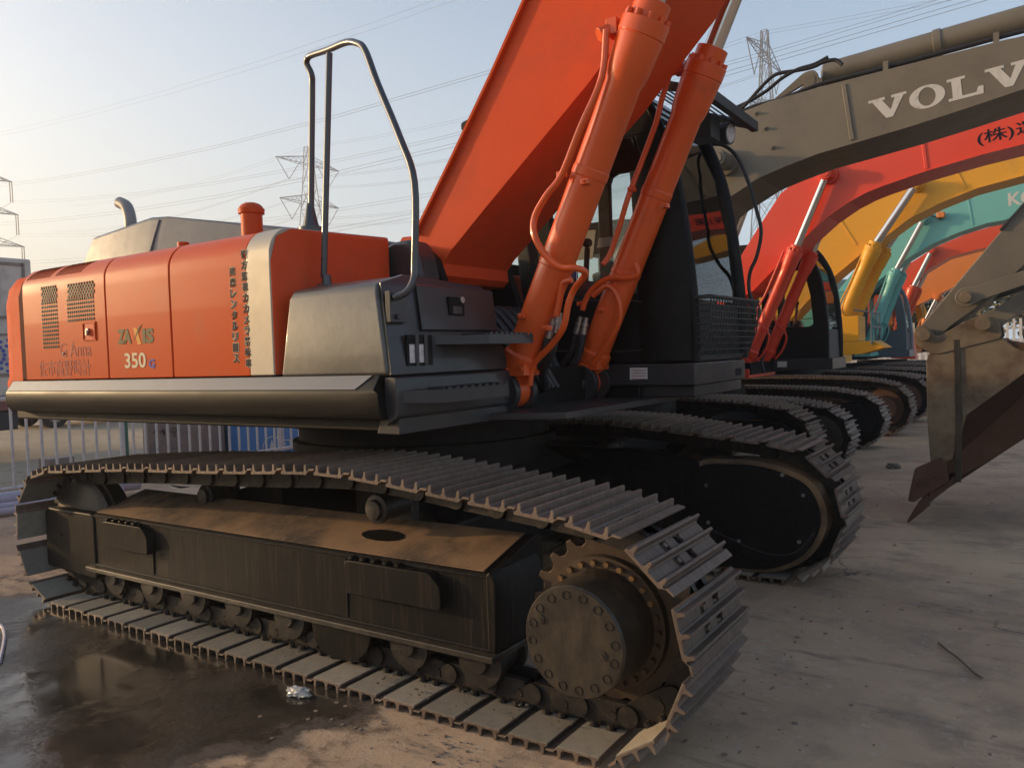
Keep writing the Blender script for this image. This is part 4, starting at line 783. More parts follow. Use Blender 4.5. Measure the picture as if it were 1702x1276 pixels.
# ================= other excavators in the row
def simple_track(mb_shoe,xf,xr,r,w,yc,pitch=.19,sagz=.06):
    top=[(xf-(xf-xr)*t,r*2+.015+sagz*math.sin(math.pi*t)) for t in (.08,.2,.35,.5,.65,.8,.92)]
    fr,st=track_frames(xf,xr,r+.01,r+.01,r-.03,r-.03,top,pitch,.045)
    for x,z,tx,tz in fr: shoe_mb(mb_shoe,st,w,(x,z,tx,tz,yc),simple=True)
    return fr,st
def machine(label,body,cx,cy,cfg):
    e=empty('excavator',(cx,cy,0)); tag(e,label,'excavator','excavators parked in a row behind the nearest one')
    s=cfg.get('s',.86); xf=cfg['nose']-cx-.42*s-.02; xr=xf-3.75*s; r=.455*s; w=.6*s if s<.95 else .6
    for k,yt in enumerate((cfg['near']-cy+w/2,cfg['far']-cy+w/2)):
        m=MB(); fr,st=simple_track(m,xf,xr,r,w,yt); t=m.build('track',cfg.get('shoe','shoe_steel'),e)
        m=MB(); chain_mb(m,fr,yt,st,False); m.build('track_chain','chain_steel',t)
        m=MB(); m.yz([(yt-.15,.25*s),(yt-.15,.6*s),(yt-.05,.68*s),(yt+.05,.68*s),(yt+.15,.6*s),(yt+.15,.25*s)],xr+.15,xf-.35); m.xz(rounded([(xr-.2,.2*s),(xr-.2,.6*s),(xr+.2,.6*s),(xr+.2,.2*s)],.05),yt-.16,yt+.16); m.build('track_frame','frame_black',e,bevel=.01)
        m=MB(); out=-1 if k==0 else 1
        m.lathe((xf,yt+out*.02,r+.01),(0,out,0),[(0,.30*s),(.1,.30*s),(.11,.21*s),(.26,.20*s),(.261,0)],28); m.build('final_drive',cfg.get('hub','hub_steel'),e)
        m=MB(); m.lathe((xf,yt,r+.01),(0,-out,0),[(0,.33*s),(.04,.33*s),(.05,.27*s),(.2,.27*s)],28)
        m.xz(rounded([(xf-.5*s,.10),(xf-.5*s,.73*s),(xf,.76*s),(xf+.25*s,.62*s),(xf+.31*s,.42*s),(xf+.22*s,.2),(xf,.09)],.15,4),min(yt-out*.16,yt-out*.25),max(yt-out*.16,yt-out*.25)); m.build('motor_cover',cfg.get('cover','black_paint'),e,bevel=.005)
        m=MB(); m.lathe((xr,yt-.08,r+.01),(0,1,0),[(0,.33*s),(.16,.33*s)],24); m.build('idler','chain_steel',e)
        for q in range(6):
            m=MB(); x=xr+.35+q*(xf-xr-.7)/5; m.cyl((x,yt-.14,.2*s),(x,yt+.14,.2*s),.09*s,n=14); m.build('track_roller','chain_steel',e)
    m=MB(); m.lathe((0,0,.75*s),(0,0,1),[(0,.62),(.12,.62),(.13,.7),(.30*s+.05,.7)],40); m.box(-.6,.6,-1.0,1.0,.35,.7*s); m.build('slewing_ring','black_paint',e)
    zd=1.02+.12*s; m=MB(); m.box(-2.1,.55,-1.3,1.35,zd,zd+.2); m.box(.5,1.0,-.6,1.3,zd,zd+.16); m.build('deck_frame',cfg.get('deck','black_paint'),e,bevel=.01)
    m=MB(); m.xy(rounded([(-1.9,-1.35),(-2.5,-1.2),(-2.75,-.5),(-2.75,.5),(-2.5,1.2),(-1.9,1.35)],[0,.3,.3,.3,.3,0]),zd+.02,zd+.95); m.build('counterweight',body,e,bevel=.05)
    m=MB(); m.yz(rounded([(-1.35,zd+.2),(-1.35,zd+.95),(1.35,zd+.95),(1.35,zd+.2)],.12),-1.89,-.15); m.box(-.149,.25,-1.35,-.6,zd+.2,zd+.75); hd=m.build('engine_hood',body,e,bevel=.02)
    m=MB(); m.xz(rounded([(.26,zd+.2),(.3,zd+.62),(.62,zd+.60),(.68,zd+.2)],.04),-1.3,-.6); m.build('toolbox',cfg.get('tool','dark_panel'),e,bevel=.01)
    m=MB(); m.cyl((-1.3,-.2,zd+.95),(-1.3,-.2,zd+1.3),.06,n=16); m.build('exhaust_pipe','grey_cowl',e)
    m=MB()
    for sy in (-.33,.33): m.xz(rounded([(-.3,zd),(-.2,zd+.75),(.0,zd+.95),(.3,zd+.8),(.45,zd+.1)],.05),sy-.03,sy+.03)
    fx_=cfg['foot'][0]-cx
    for sy in (-cfg['cyl_y'],cfg['cyl_y']):
        for dy in (-.09,.09): m.cyl((fx_,sy+dy-.02,cfg['foot'][1]),(fx_,sy+dy+.02,cfg['foot'][1]),.11,n=20)
    m.box(fx_-.3,fx_+.1,-cfg['cyl_y']-.2,cfg['cyl_y']+.2,cfg['foot'][1]-.16,cfg['foot'][1]-.04)
    m.build('boom_mount',cfg.get('mount',body),e,bevel=.01)
    bh=cfg.get('bw',.33)
    pts=[(x-cx,z) for x,z in cfg['boom']]; m=MB(); m.xz(pts,-bh,bh); bo=m.build('boom',body,e,bevel=.006)
    for (a,b_) in cfg.get('stiff',[]):
        m=MB(); d=Vector((b_[0]-a[0],b_[1]-a[1])).normalized()*.018; nn=(-d.y,d.x); m.xz([(a[0]-cx+nn[0]*-1,a[1]-nn[1]),(a[0]-cx+nn[0],a[1]+nn[1]),(b_[0]-cx+nn[0],b_[1]+nn[1]),(b_[0]-cx-nn[0],b_[1]-nn[1])],-bh-.012,-bh+.01); m.build('boom_rib',body,bo,bevel=.004)
    # welded edge lips along the lower side
    n_=cfg['nlow']; m=MB(); low=pts[-n_:]
    for i in range(len(low)-1):
        a,b_=low[i],low[i+1]; L_=math.hypot(b_[0]-a[0],b_[1]-a[1]); nx,nz=(b_[1]-a[1])/L_*.012,-(b_[0]-a[0])/L_*.012
        if nz>0: nx,nz=-nx,-nz
        m.xz([a,b_,(b_[0]+nx,b_[1]+nz),(a[0]+nx,a[1]+nz)],-bh-.018,bh+.018)
    m.build('bottom_plate',body,bo)
    # pivot boss and cylinders
    F=cfg['foot'];H=cfg['head'];T=cfg['pin']; yc=cfg['cyl_y']
    m=MB(); m.cyl((T[0]-cx,-yc-.10,T[1]),(T[0]-cx,yc+.10,T[1]),.075*cfg.get('ps',1),n=24); m.cyl((T[0]-cx,-bh-.06,T[1]),(T[0]-cx,bh+.06,T[1]),.12,n=24); m.cyl((T[0]-cx,-yc-.115,T[1]),(T[0]-cx,-yc-.10,T[1]),.05,n=16); m.build('boom_pin',body,bo,bevel=.005)
    for sy in (-1,1):
        o,F_,H_,d,L=boom_cylinder(e,(F[0]-cx,sy*yc,F[1]),(H[0]-cx,sy*yc,H[1]),(T[0]-cx,sy*yc,T[1]),cfg.get('rb',.085),cfg.get('cylmat',body))
        m=MB(); m.lathe((T[0]-cx,sy*yc-.06,T[1]),(0,1,0),[(0,.085),(.12,.085)],20); m.build('rod_eye',body,o)
        nr=Vector((-d.z,0,d.x))
        m=MB(); P=lambda t,a,b2: F_+d*(L*t)+nr*a+Vector((0,b2,0))
        m.tube([P(.96,.12,-.04),P(.8,.115,-.06),P(.6,.115,-.07),P(.5,.13,-.08),P(.42,.11,-.10),P(.36,.0,-.13),P(.34,-.12,-.10)],.015,n=7,sub=3); m.tube([P(.36,-.02,-.13),P(.3,-.15,-.08),P(.18,-.17,-.05),P(.08,-.12,-.03)],.015,n=7,sub=3); m.build('oil_pipe',cfg.get('cylmat',body),o)
        m=MB(); m.tube([P(.34,-.08,.05),P(.2,-.13,.06),P(.08,-.15,.06),P(.0,-.25,.05)],.022,n=7,sub=3); m.build('hydraulic_hose','rubber_hose',e)
    # cab on the far side
    k=cfg.get('cabx',.0); fz=[(k+1.02,zd+.18),(k+1.02,zd+.6),(k+.98,zd+1.05),(k+.90,zd+1.4),(k+.75,zd+1.68),(k+.62,zd+1.78)]
    cab(e,k-.45,.45,1.33,zd+.18,fz,cfg.get('cabmat','black_paint'))
    m=MB(); m.box(k-.3,k+1.10,.44,1.33,zd+.02,zd+.178); cbm=m.build('cab_base',cfg.get('cabbase','dark_panel'),e,bevel=.01)
    # arm cylinder, its bracket and hoses on top of the boom
    up=cfg['boom'][:cfg['nup']]
    if cfg.get('armcyl'):
        a,b_=cfg['armcyl']; m=MB(); m.lathe((a[0]-cx,0,a[1]),(b_[0]-a[0],0,b_[1]-a[1]),[(0,.05),(.03,.105),(.9,.105),(.905,.115),(.96,.115),(.965,.105),(3.0,.105),(3.02,.12)],28); m.build('arm_cylinder',body,e)
        x,z=a; m=MB()
        for sy in (-.12,.12): m.xz(rounded(cfg['brk'],.04),sy-.02,sy+.02)
        m.v=[(vx-cx,vy,vz) for vx,vy,vz in m.v]; m.cyl((cfg['brk'][-1][0]-cx-.0,-.145,cfg['brk'][-1][1]),(cfg['brk'][-1][0]-cx,.145,cfg['brk'][-1][1]),.055,n=20); m.build('arm_cylinder_bracket',body,bo,bevel=.004)
    return e,bo,cbm
# olive-grey machine with the lettered boom
VO,VB,_=machine('grey-brown excavator with white lettering on its boom, its worn bucket resting on the ground','volvo_grey',-.45,3.6,dict(near=2.10,far=4.42,nose=1.47,s=.93,shoe='brown_shoe',
  boom=[(-.55,1.75),(-.50,2.0),(.0,2.75),(.55,3.30),(.95,3.57),(1.14,3.64),(1.40,3.685),(1.81,3.72),(2.35,3.75),(3.14,3.79),(3.7,3.80),(4.6,3.75),(5.0,3.68),(5.05,3.50),(4.4,3.44),(3.7,3.41),(3.32,3.40),(2.94,3.33),(2.53,3.26),(2.10,3.20),(1.81,3.16),(1.53,3.095),(1.30,3.03),(.98,2.87),(.6,2.62),(.2,2.2),(-.35,1.72)],nup=12,nlow=13,bw=.35,
  foot=(.10,1.26),head=(.66,2.38),pin=(1.0,3.2),cyl_y=.52,rb=.085,stiff=[((2.03,3.70),(2.09,3.22))],armcyl=((1.78,3.92),(3.3,4.03)),brk=[(1.30,3.70),(1.66,3.945),(1.76,3.945),(1.82,3.73),(1.70,3.86)],cabx=-.3,cabbase='dark_panel'))
# white slab-serif letters on that boom
def slab(ch,par,x,z,h,w,rot,y):
    m=MB(); cr_,sr_=math.cos(rot),math.sin(rot)
    def poly(pp): m.xz([(x+a*w*cr_-b*h*sr_,z+a*w*sr_+b*h*cr_) for a,b in pp],y-.0015,y+.0005)
    if ch=='V': poly([(0,1),(.44,1),(.44,.88),(.36,.88),(.56,.34),(.70,.88),(.60,.88),(.60,1),(1.0,1),(1.0,.88),(.92,.88),(.60,0),(.42,0),(.10,.88),(0,.88)])
    if ch=='L': poly([(.02,1),(.52,1),(.52,.88),(.40,.88),(.40,.13),(.78,.13),(.84,.36),(.98,.36),(.96,0),(.02,0),(.02,.12),(.14,.12),(.14,.88),(.02,.88)])
    if ch=='O':
        n=28; o_=[(.5+.5*math.cos(2*math.pi*k/n),.5+.53*math.sin(2*math.pi*k/n)) for k in range(n)]; i_=[(.5+.24*math.cos(2*math.pi*k/n),.5+.42*math.sin(2*math.pi*k/n)) for k in range(n)]
        f=lambda pp:[(x+a*w*cr_-b*h*sr_,z+a*w*sr_+b*h*cr_) for a,b in pp]; ring_panel(m,f(o_),f(i_),y-.0015,y+.0005)
    m.build('lettering','white_decal',par)
rotv=math.atan2(.11,1.0); x_=2.235+.45; z_=3.345
for ch,w_ in (('V',.29),('O',.26),('L',.255),('V',.29),('O',.26)):
    slab(ch,VB,x_,z_,.175,w_,rotv*.8,-.3515); x_+=(w_+.012); z_+=(w_+.012)*.085
for (x,z) in ((1.28,3.60),(1.36,3.45),(1.42,3.27)):
    m=MB(); m.cyl((x+.45,-.36,z),(x+.45,-.35,z),.02,n=10); m.cyl((x+.45,-.385,z),(x+.45,-.36,z),.011,n=8); m.build('boom_bolt','volvo_grey',VB)
for pts in ([(1.093,3.653),(1.206,3.740),(1.334,3.854),(1.453,3.925),(1.621,3.920),(1.764,3.919),(1.855,3.940),(1.953,3.938),(2.011,3.884)],[(1.047,3.697),(1.201,3.734),(1.369,3.800),(1.506,3.881),(1.640,3.927),(1.780,3.939),(1.898,3.976)],[(1.036,3.626),(1.232,3.681),(1.502,3.702),(1.796,3.756),(2.058,3.772),(2.340,3.785),(2.741,3.810),(3.321,3.842)]):
    m=MB(); m.tube([(x+.45,-.30,z) for x,z in pts],.017,n=8); m.build('hydraulic_hose','rubber_hose',VO)
for u in [(2.354,3.806),(3.139,3.846)]:
    m=MB(); m.box(u[0]+.43,u[0]+.47,-.34,-.26,u[1]-.06,u[1]+.02); m.build('pipe_clamp','volvo_grey',VB)
# arm and bucket of that machine (pins from the photo's side view)
ay=.34; by=(3.1-3.6)   # bucket near plate
def vw(l): return [(x+.45,z) for x,z in l]
m=MB(); arm=vw([(2.545,1.49),(2.60,1.455),(2.68,1.47),(2.745,1.55),(2.79,1.60),(3.05,1.80),(3.6,2.35),(4.6,3.15),(5.1,3.35),(5.2,3.9),(4.75,4.0),(3.31,2.56),(3.155,2.35),(2.58,1.63),(2.54,1.57)])
m.xz(arm,-.22,.30); A=m.build('arm','volvo_grey',VO,bevel=.012)
m=MB(); e_=vw([(3.155,2.35),(3.31,2.56),(3.6,2.855)]); m.xz([e_[0],e_[2],(e_[2][0]-.01,e_[2][1]+.012),(e_[0][0]-.01,e_[0][1]+.012)],-.245,.325); m.build('arm_plate','dark_panel',A)
bk=[(2.625,1.46),(2.64,1.34),(2.645,.85),(2.665,.53),(2.70,.40),(2.80,.50),(2.92,.90),(3.30,1.22),(3.55,1.34),(3.62,1.50),(3.52,1.62),(3.36,1.42),(3.30,1.395),(3.24,1.43),(3.19,1.52),(3.155,1.62),(3.10,1.675),(3.04,1.685),(2.98,1.65),(2.83,1.575),(2.72,1.51),(2.68,1.60),(2.62,1.63),(2.555,1.60),(2.55,1.52)]
BE=empty('bucket',(0,0,0)); BE.parent=VO
for yy in (by,by+1.13):
    m=MB(); m.xz(vw([(2.645,1.34),(2.645,.85),(2.665,.50),(2.82,.55),(2.92,.90),(3.30,1.22),(3.58,1.36),(3.62,1.50),(3.52,1.60),(3.36,1.42),(3.30,1.395),(3.24,1.43),(3.17,1.50),(3.04,1.50),(2.83,1.575),(2.69,1.46)]),yy,yy+.03); m.build('side_plate','bucket_paint',BE,bevel=.006)
for yy in (by-.012+.0,by+.62):   # ears
    m=MB(); m.xz(rounded(vw([(2.57,1.47),(2.56,1.60),(2.63,1.64),(2.72,1.52),(2.83,1.585),(2.96,1.66),(3.06,1.695),(3.14,1.65),(3.17,1.50),(3.05,1.47),(2.70,1.38)]),.045,4),yy,yy+.045); m.build('bucket_ear','bucket_paint',BE,bevel=.006)
# curved shell, chamfered in under the side plates
sec=[(2.60,.13),(2.80,.36),(3.00,.50),(3.32,.74),(3.60,.98),(3.70,1.25),(3.60,1.52),(3.36,1.45),(3.1,1.52),(2.72,1.45)]
m=MB(); low=vw([(2.63,.14),(2.83,.36),(3.02,.49),(3.34,.73),(3.62,.96)]); upp=vw([(2.70,.48),(2.83,.56),(2.93,.91),(3.31,1.23),(3.60,1.38)])
m.loft([[(x,by+.26,z) for x,z in low]+[(x,by+.26+.02,z+.03) for x,z in low[::-1]],[(x,by+.87,z) for x,z in low]+[(x,by+.87,z+.03) for x,z in low[::-1]]])
m.loft([[(x,by+.005,z) for x,z in upp]+[(x,by+.03,z) for x,z in upp[::-1]],[(x,by+.26,z) for x,z in low]+[(x,by+.29,z+.02) for x,z in low[::-1]]])
m.loft([[(x,by+1.16,z) for x,z in upp]+[(x,by+1.13,z) for x,z in upp[::-1]],[(x,by+.87,z) for x,z in low]+[(x,by+.84,z+.02) for x,z in low[::-1]]])
bk_=vw([(3.60,.96),(3.70,1.2),(3.60,1.50),(3.35,1.44),(3.10,1.50)]); m.loft([[(x,y,z) for x,z in bk_]+[(x-.02,y,z-.03) for x,z in bk_[::-1]] for y in (by+.02,by+1.13)])
m.build('shell','bucket_rust',BE)
m=MB(); m.loft([[(x,by-.014,z),(x+.045,by-.014,z),(x+.045,by+.004,z),(x,by+.004,z)] for x,z in vw([(2.835,.37),(2.85,.85),(2.838,1.50)])]); m.build('side_rib','hub_steel',BE,bevel=.004)
m=MB(); q=rounded(vw([(2.50,.20),(2.555,.47),(2.745,.57),(2.775,.54),(2.80,.38),(2.60,.235),(2.54,.19)]),.02,3); m.xz(q,by-.05,by-.02); m.loft([[(x+.45,by-.066,z),(x+.45,by-.05,z)] for x,z in ((2.57,.33),(2.70,.42))]+[[(x+.45,by-.05,z-.015),(x+.45,by-.066,z-.015)] for x,z in ((2.70,.42),(2.57,.33))] if False else [[(2.57+.45,by-.066,.325),(2.57+.45,by-.05,.325),(2.57+.45,by-.05,.345),(2.57+.45,by-.066,.345)],[(2.70+.45,by-.066,.415),(2.70+.45,by-.05,.415),(2.70+.45,by-.05,.435),(2.70+.45,by-.066,.435)]]); sc1=m.build('side_cutter','bucket_rust',BE,bevel=.004)
for x,z in ((2.755,.525),(2.765,.42),(2.68,.345)):
    m=MB(); m.cyl((x+.45,by-.05,z),(x+.45,by-.07,z),.017,n=8); m.build('cutter_bolt','bucket_rust',sc1)
m=MB(); m.loft([[(x+.45,y,z) for x,z in ((2.60,.14),(2.86,.38),(2.84,.42),(2.585,.18))] for y in (by+.0,by+1.16)]); m.build('lip','bucket_rust',BE,bevel=.004)
for k in range(5):
    y=by+.04+k*.27; m=MB(); m.loft([[(2.66+.45,y-.045,.17),(2.64+.45,y-.045,.26),(2.64+.45,y+.045,.26),(2.66+.45,y+.045,.17)],[(2.60+.45,y-.045,.11),(2.575+.45,y-.045,.19),(2.575+.45,y+.045,.19),(2.60+.45,y+.045,.11)],[(2.495+.45,y-.03,.004),(2.485+.45,y-.03,.025),(2.485+.45,y+.03,.025),(2.495+.45,y+.03,.004)]]); m.build('bucket_tooth','bucket_rust',BE,bevel=.004)
for x,z,r,y0 in ((2.635,1.545,.052,by-.045),(3.045,1.615,.058,by-.05),(2.915,1.835,.048,-.36)):
    m=MB(); m.cyl((x+.45,y0,z),(x+.45,y0+.7,z),r,n=22); m.cyl((x+.45,y0-.006,z),(x+.45,y0,z),r*.86,n=18); m.build('pivot_pin','bucket_paint',BE,bevel=.004)
def link(p,q,r,y,w_,nm,par):
    P=Vector(p);Q=Vector(q);d=(Q-P).normalized();n=Vector((-d.y,d.x)); a0=math.atan2(n.y,n.x); pts=[(P.x+r*math.cos(a0+math.pi*k/10),P.y+r*math.sin(a0+math.pi*k/10)) for k in range(11)]
    pts+= [tuple(P+d*.10-n*r*.75),tuple(Q-n*r*.62),tuple(Q+n*r*.62),tuple(P+d*.10+n*r*.75)]
    m=MB(); m.xz(pts,y,y+w_); return m.build(nm,'volvo_grey',par,bevel=.006)
link((2.915+.45,1.835),(3.75+.45,2.10),.078,-.33,.05,'guide_link',A); link((2.915+.45,1.835),(3.75+.45,2.10),.078,.34,.05,'guide_link',A)
l1=link((3.045+.45,1.615),(3.75+.45,2.10),.088,-.20,.42,'bucket_link',A)
m=MB(); m.lathe((3.75+.45,0,2.10),(.9,0,.9),[(0,.05),(.5,.05),(.51,.09),(1.3,.09)],20); m.build('bucket_cylinder','volvo_grey',VO)

# red machine
RD,RB,rcb=machine('bright red excavator between the grey-brown and the yellow ones','red_paint',-.75,6.93,dict(near=5.5,far=7.85,nose=1.62,s=.86,
  boom=[(-.75,1.75),(-.70,2.0),(.04,2.68),(.29,3.05),(.60,3.47),(.95,3.72),(1.3,3.86),(1.8,3.95),(2.3,4.02),(3.0,4.10),(3.8,4.12),(4.9,4.05),(5.3,3.92),(5.2,3.74),(4.6,3.72),(3.27,3.66),(2.87,3.61),(2.29,3.51),(1.81,3.40),(1.64,3.35),(1.44,3.265),(1.18,3.11),(.89,2.87),(.53,2.54),(.21,2.24),(.08,2.18),(-.55,1.75)],nup=10,nlow=12,
  foot=(.13,1.24),head=(.80,2.72),pin=(1.20,3.62),cyl_y=.42,rb=.078,stiff=[((2.25,3.99),(2.30,3.53))],cabx=.70,mount='red_paint'))
lettering('(株)運',2.83+.75,3.69,-.332,.175,'black_decal',RB,'lettering',width=.60,rot=.10,bold=.01)
lettering('搬',3.50+.75,3.76,-.332,.17,'black_decal',RB,'lettering',rot=.10,bold=.01)
m=MB(); m.xz([(1.06,1.19),(1.19,1.19),(1.19,1.27),(1.06,1.27)],.436,.439); m.build('label_plate','white_decal',rcb)
# yellow machine
YE,YB,ycb=machine('yellow excavator with yellow boom cylinders between the red and the turquoise ones','yellow_paint',-.65,11.2,dict(near=9.6,far=12.0,nose=1.74,s=.95,shoe='brown_shoe',hub='bucket_rust',cover='bucket_rust',deck='yellow_paint',cabmat='yellow_paint',cabbase='yellow_paint',mount='yellow_paint',tool='yellow_paint',
  boom=[(-.8,1.75),(-.8,2.05),(-.3,2.9),(.19,3.46),(.65,3.80),(1.2,4.08),(1.8,4.28),(2.5,4.42),(3.4,4.52),(4.6,4.5),(5.3,4.3),(5.3,4.1),(4.4,4.1),(3.21,4.03),(2.56,3.92),(2.03,3.75),(1.58,3.55),(1.18,3.27),(.90,3.10),(.28,2.61),(.13,2.50),(-.6,1.75)],nup=9,nlow=9,bw=.35,
  foot=(.29,1.33),head=(1.07,3.14),pin=(1.72,4.08),cyl_y=.5,rb=.11,stiff=[((2.25,4.33),(2.42,3.93)),((.50,3.65),(.75,3.2))],cabx=-1.3))
m=MB(); m.xz([(.85,1.30),(1.55,1.30),(1.92,1.40),(1.75,1.52),(.85,1.50)],-.9,-.1); m.box(1.15,1.52,-.9,-.3,1.52,1.95); m.build('side_deck','yellow_paint',YE,bevel=.01)
m=MB()
for y in (-.92,-.5,-.1): m.tube([(1.72,y,1.46),(1.72,y,2.0),(1.45,y,2.05)],.018,n=6,smooth=False)
m.tube([(1.72,-.92,2.0),(1.72,-.1,2.0)],.018,n=6); m.tube([(1.72,-.92,1.75),(1.72,-.1,1.75)],.018,n=6); m.build('guard_rail','bluegrey_paint',YE)
# turquoise machine
CY,CB,ccb=machine('turquoise excavator with pale lettering on its boom','cyan_paint',-.7,15.0,dict(near=13.6,far=15.9,nose=1.8,s=.86,cabmat='bluegrey_paint',cabbase='bluegrey_paint',
  boom=[(-.8,1.75),(-.75,2.1),(.0,3.05),(.55,3.65),(1.04,3.95),(1.6,4.2),(2.2,4.38),(2.8,4.50),(3.6,4.55),(4.6,4.45),(5.2,4.25),(5.1,4.05),(4.3,4.0),(3.4,3.90),(2.86,3.85),(2.52,3.82),(2.05,3.70),(1.56,3.52),(1.05,3.23),(.83,3.08),(.44,2.77),(-.55,1.8)],nup=9,nlow=8,
  foot=(.28,1.35),head=(.86,2.98),pin=(1.41,4.02),cyl_y=.45,rb=.095,stiff=[((2.2,4.36),(2.28,3.80))],cabx=.6))
lettering('KOBELCO',2.90+.7,4.10,-.332,.26,'white_decal',CB,'lettering',width=1.5,rot=.04,bold=.03)
m=MB(); m.box(2.35,2.50,-.50,-.36,4.0,4.12); m.build('boom_lamp','orange_light_paint',CB,bevel=.02); m=MB(); m.tube([(1.85,-.34,4.35),(2.05,-.36,4.18),(2.3,-.40,4.05),(2.42,-.36,3.97)],.012,n=6); m.build('lamp_cable','rubber_hose',CB)
m=MB(); m.box(-.6,.75,-1.36,-1.33,2.05,2.62)
for k in range(3): m.box(-.6,.75,-1.375,-1.36,2.42+k*.07,2.45+k*.07)
m.box(-.6,.75,-1.33,-.4,1.6,2.6); m.build('tall_hood','cyan_paint',CY,bevel=.02)
# second orange-red machine and the light orange one
R2,R2B,_=machine('orange-red excavator beyond the turquoise one with its slim boom','orange_red_paint',-.65,18.5,dict(near=17.1,far=19.4,nose=1.8,s=.86,cabmat='orange_red_paint',
  boom=[(-.8,1.75),(-.75,2.1),(.1,3.0),(.66,3.42),(1.3,3.80),(1.9,4.02),(2.64,4.20),(3.6,4.3),(4.6,4.2),(5.1,4.0),(5.0,3.85),(4.2,3.85),(3.2,3.78),(2.15,3.65),(1.55,3.52),(.97,3.18),(.31,2.53),(-.5,1.8)],nup=8,nlow=6,
  foot=(.25,1.31),head=(.77,2.82),pin=(1.2,3.70),cyl_y=.42,rb=.1,cabx=.0))
m=MB(); m.xz([(.95,1.08),(1.52,1.04),(1.42,1.85),(1.24,2.1),(1.05,1.9)],-.95,-.5); m.build('tool_box_front','orange_red_paint',R2,bevel=.02)
OR,OB,_=machine('light orange excavator, last of the row, seen behind the orange-red boom','orange_light_paint',-.6,22.2,dict(near=20.8,far=23.1,nose=1.9,s=.86,cabmat='yellow_paint',
  boom=[(-.8,1.75),(-.75,2.1),(.0,2.95),(.66,3.55),(1.3,3.82),(1.94,3.99),(2.8,4.1),(3.8,4.15),(4.8,4.0),(5.0,3.8),(4.2,3.6),(3.0,3.45),(2.0,3.25),(1.22,2.94),(.29,2.47),(-.5,1.8)],nup=8,nlow=5,
  foot=(.35,1.31),head=(.65,2.1),pin=(.95,2.72),cyl_y=.42,rb=.08,cabx=.1))

# ================= fence at the back of the row
fe=empty('fence',(-6.15,0,0)); tag(fe,'white tubular railing fence running behind the excavators','fence')
y0f,y1f=-3.4,6.4
for z in (.19,1.19):
    m=MB(); m.tube([(0,y0f,z),(0,y1f,z)],.026,n=10); m.build('rail','white_tube',fe)
k=0; y=y0f+.1
while y<y1f:
    m=MB(); m.cyl((0,y,.19),(0,y,1.19),.0165,n=8); m.build('baluster','white_tube',fe); y+=.158; k+=1
for y in (y0f,-1.0,1.45,3.9,y1f):
    m=MB(); m.cyl((0,y,0),(0,y,1.26),.032,n=12); m.ball((0,y,1.27),.04,8); m.build('post','white_tube',fe)
fe2=empty('fence',(-4.0,36,0)); tag(fe2,'distant pale picket fence seen through the gap above the bucket','fence')
for z in (.9,1.9): m=MB(); m.box(-14,18,-.03,.03,z-.05,z+.05); m.build('rail','white_tube',fe2)
k=0
for k in range(70):
    x=-6+k*.24; m=MB(); m.box(x-.05,x+.05,-.06,-.035,.1,2.3); m.build('picket','white_tube',fe2)
m=MB(); m.cyl((-7.0,1.97,0),(-7.0,1.97,1.75),.05,n=14); m.cyl((-7.0,1.97,0),(-7.0,1.97,.04),.12,n=14); tag(m.build('post','green_tube'),'dark green steel post standing behind the white fence','post')
for k,(y,z,r) in enumerate(((-.35,.13,.085),(-.62,.075,.05),(-.80,.05,.04))):
    m=MB(); m.tube([(-6.9+k*.12,y-3.4,z),(-5.85+k*.1,y,z),(-5.5+k*.12,y+1.6,z)],r,n=16); m.v=m.v
    tag(m.build('pipe','pipe_plastic'),['thick lilac plastic pipe lying in front of the fence foot','middle of the three plastic pipes on the ground by the fence','thinnest front plastic pipe on the ground by the fence'][k],'pipe','plastic pipes lying by the fence')
# crate, blue board
cr=empty('crate',(-7.7,3.08,-.27)); tag(cr,'greyish brown packing crate behind the fence with handling marks','crate')
m=MB(); m.box(.36,.5,-.64,.63,.27,.98); cro=m.build('crate_body','mauve_sheet',cr,bevel=.01)
for k in range(5): m=MB(); y=-.6+k*.3; m.box(.5,.508,y-.015,y+.015,.28,.97); m.build('corrugation','mauve_sheet',cro)
m=MB(); m.box(.38,.48,-.3,.55,.98,1.06); m.build('crate_lid','green_tube',cr)
text_x('↑↑ ☂',.5155,-.58,.72,.15,'black_decal',cr,width=.42)
bd=empty('banner_box',(-6.9,4.42,-.2)); tag(bd,'blue steel box behind the fence with white round emblem and characters','box')
m=MB(); m.box(-.3,.0,-.66,.66,.2,.80); bb=m.build('box_body','blue_sheet',bd,bevel=.01)
m=MB(); n=32; ring_panel(m,[(.19*math.cos(2*math.pi*k/n),.34+.19*math.sin(2*math.pi*k/n)) for k in range(n)],[(.175*math.cos(2*math.pi*k/n),.34+.175*math.sin(2*math.pi*k/n)) for k in range(n)],0,.002); m.v=[(.002-b,-.05+a,c-.02) for a,b,c in m.v]; m.build('emblem_ring','white_decal',bb)
m=MB(); m.xz([(-.09,.24),(.09,.24),(0,.48)],0,.002); m.v=[(.002-b,-.05+a,c-.02) for a,b,c in m.v]; m.build('emblem_triangle','white_decal',bb)
text_x('江淮',.002,.18,.24,.20,'white_decal',bb,width=.46)
m=MB(); m.box(-8.3,-8.0,1.45,1.8,0,.26); tag(m.build('block','mauve_sheet',bevel=.01),'low dark block on the sand behind the fence','block')
m=MB(); m.box(-7.9,-7.5,3.85,4.25,.0,.72); m.box(-7.85,-7.55,3.9,4.2,.72,.80); tag(m.build('bin','dark_plastic',bevel=.02),'dark bin standing between the brown crate and the blue box','bin')
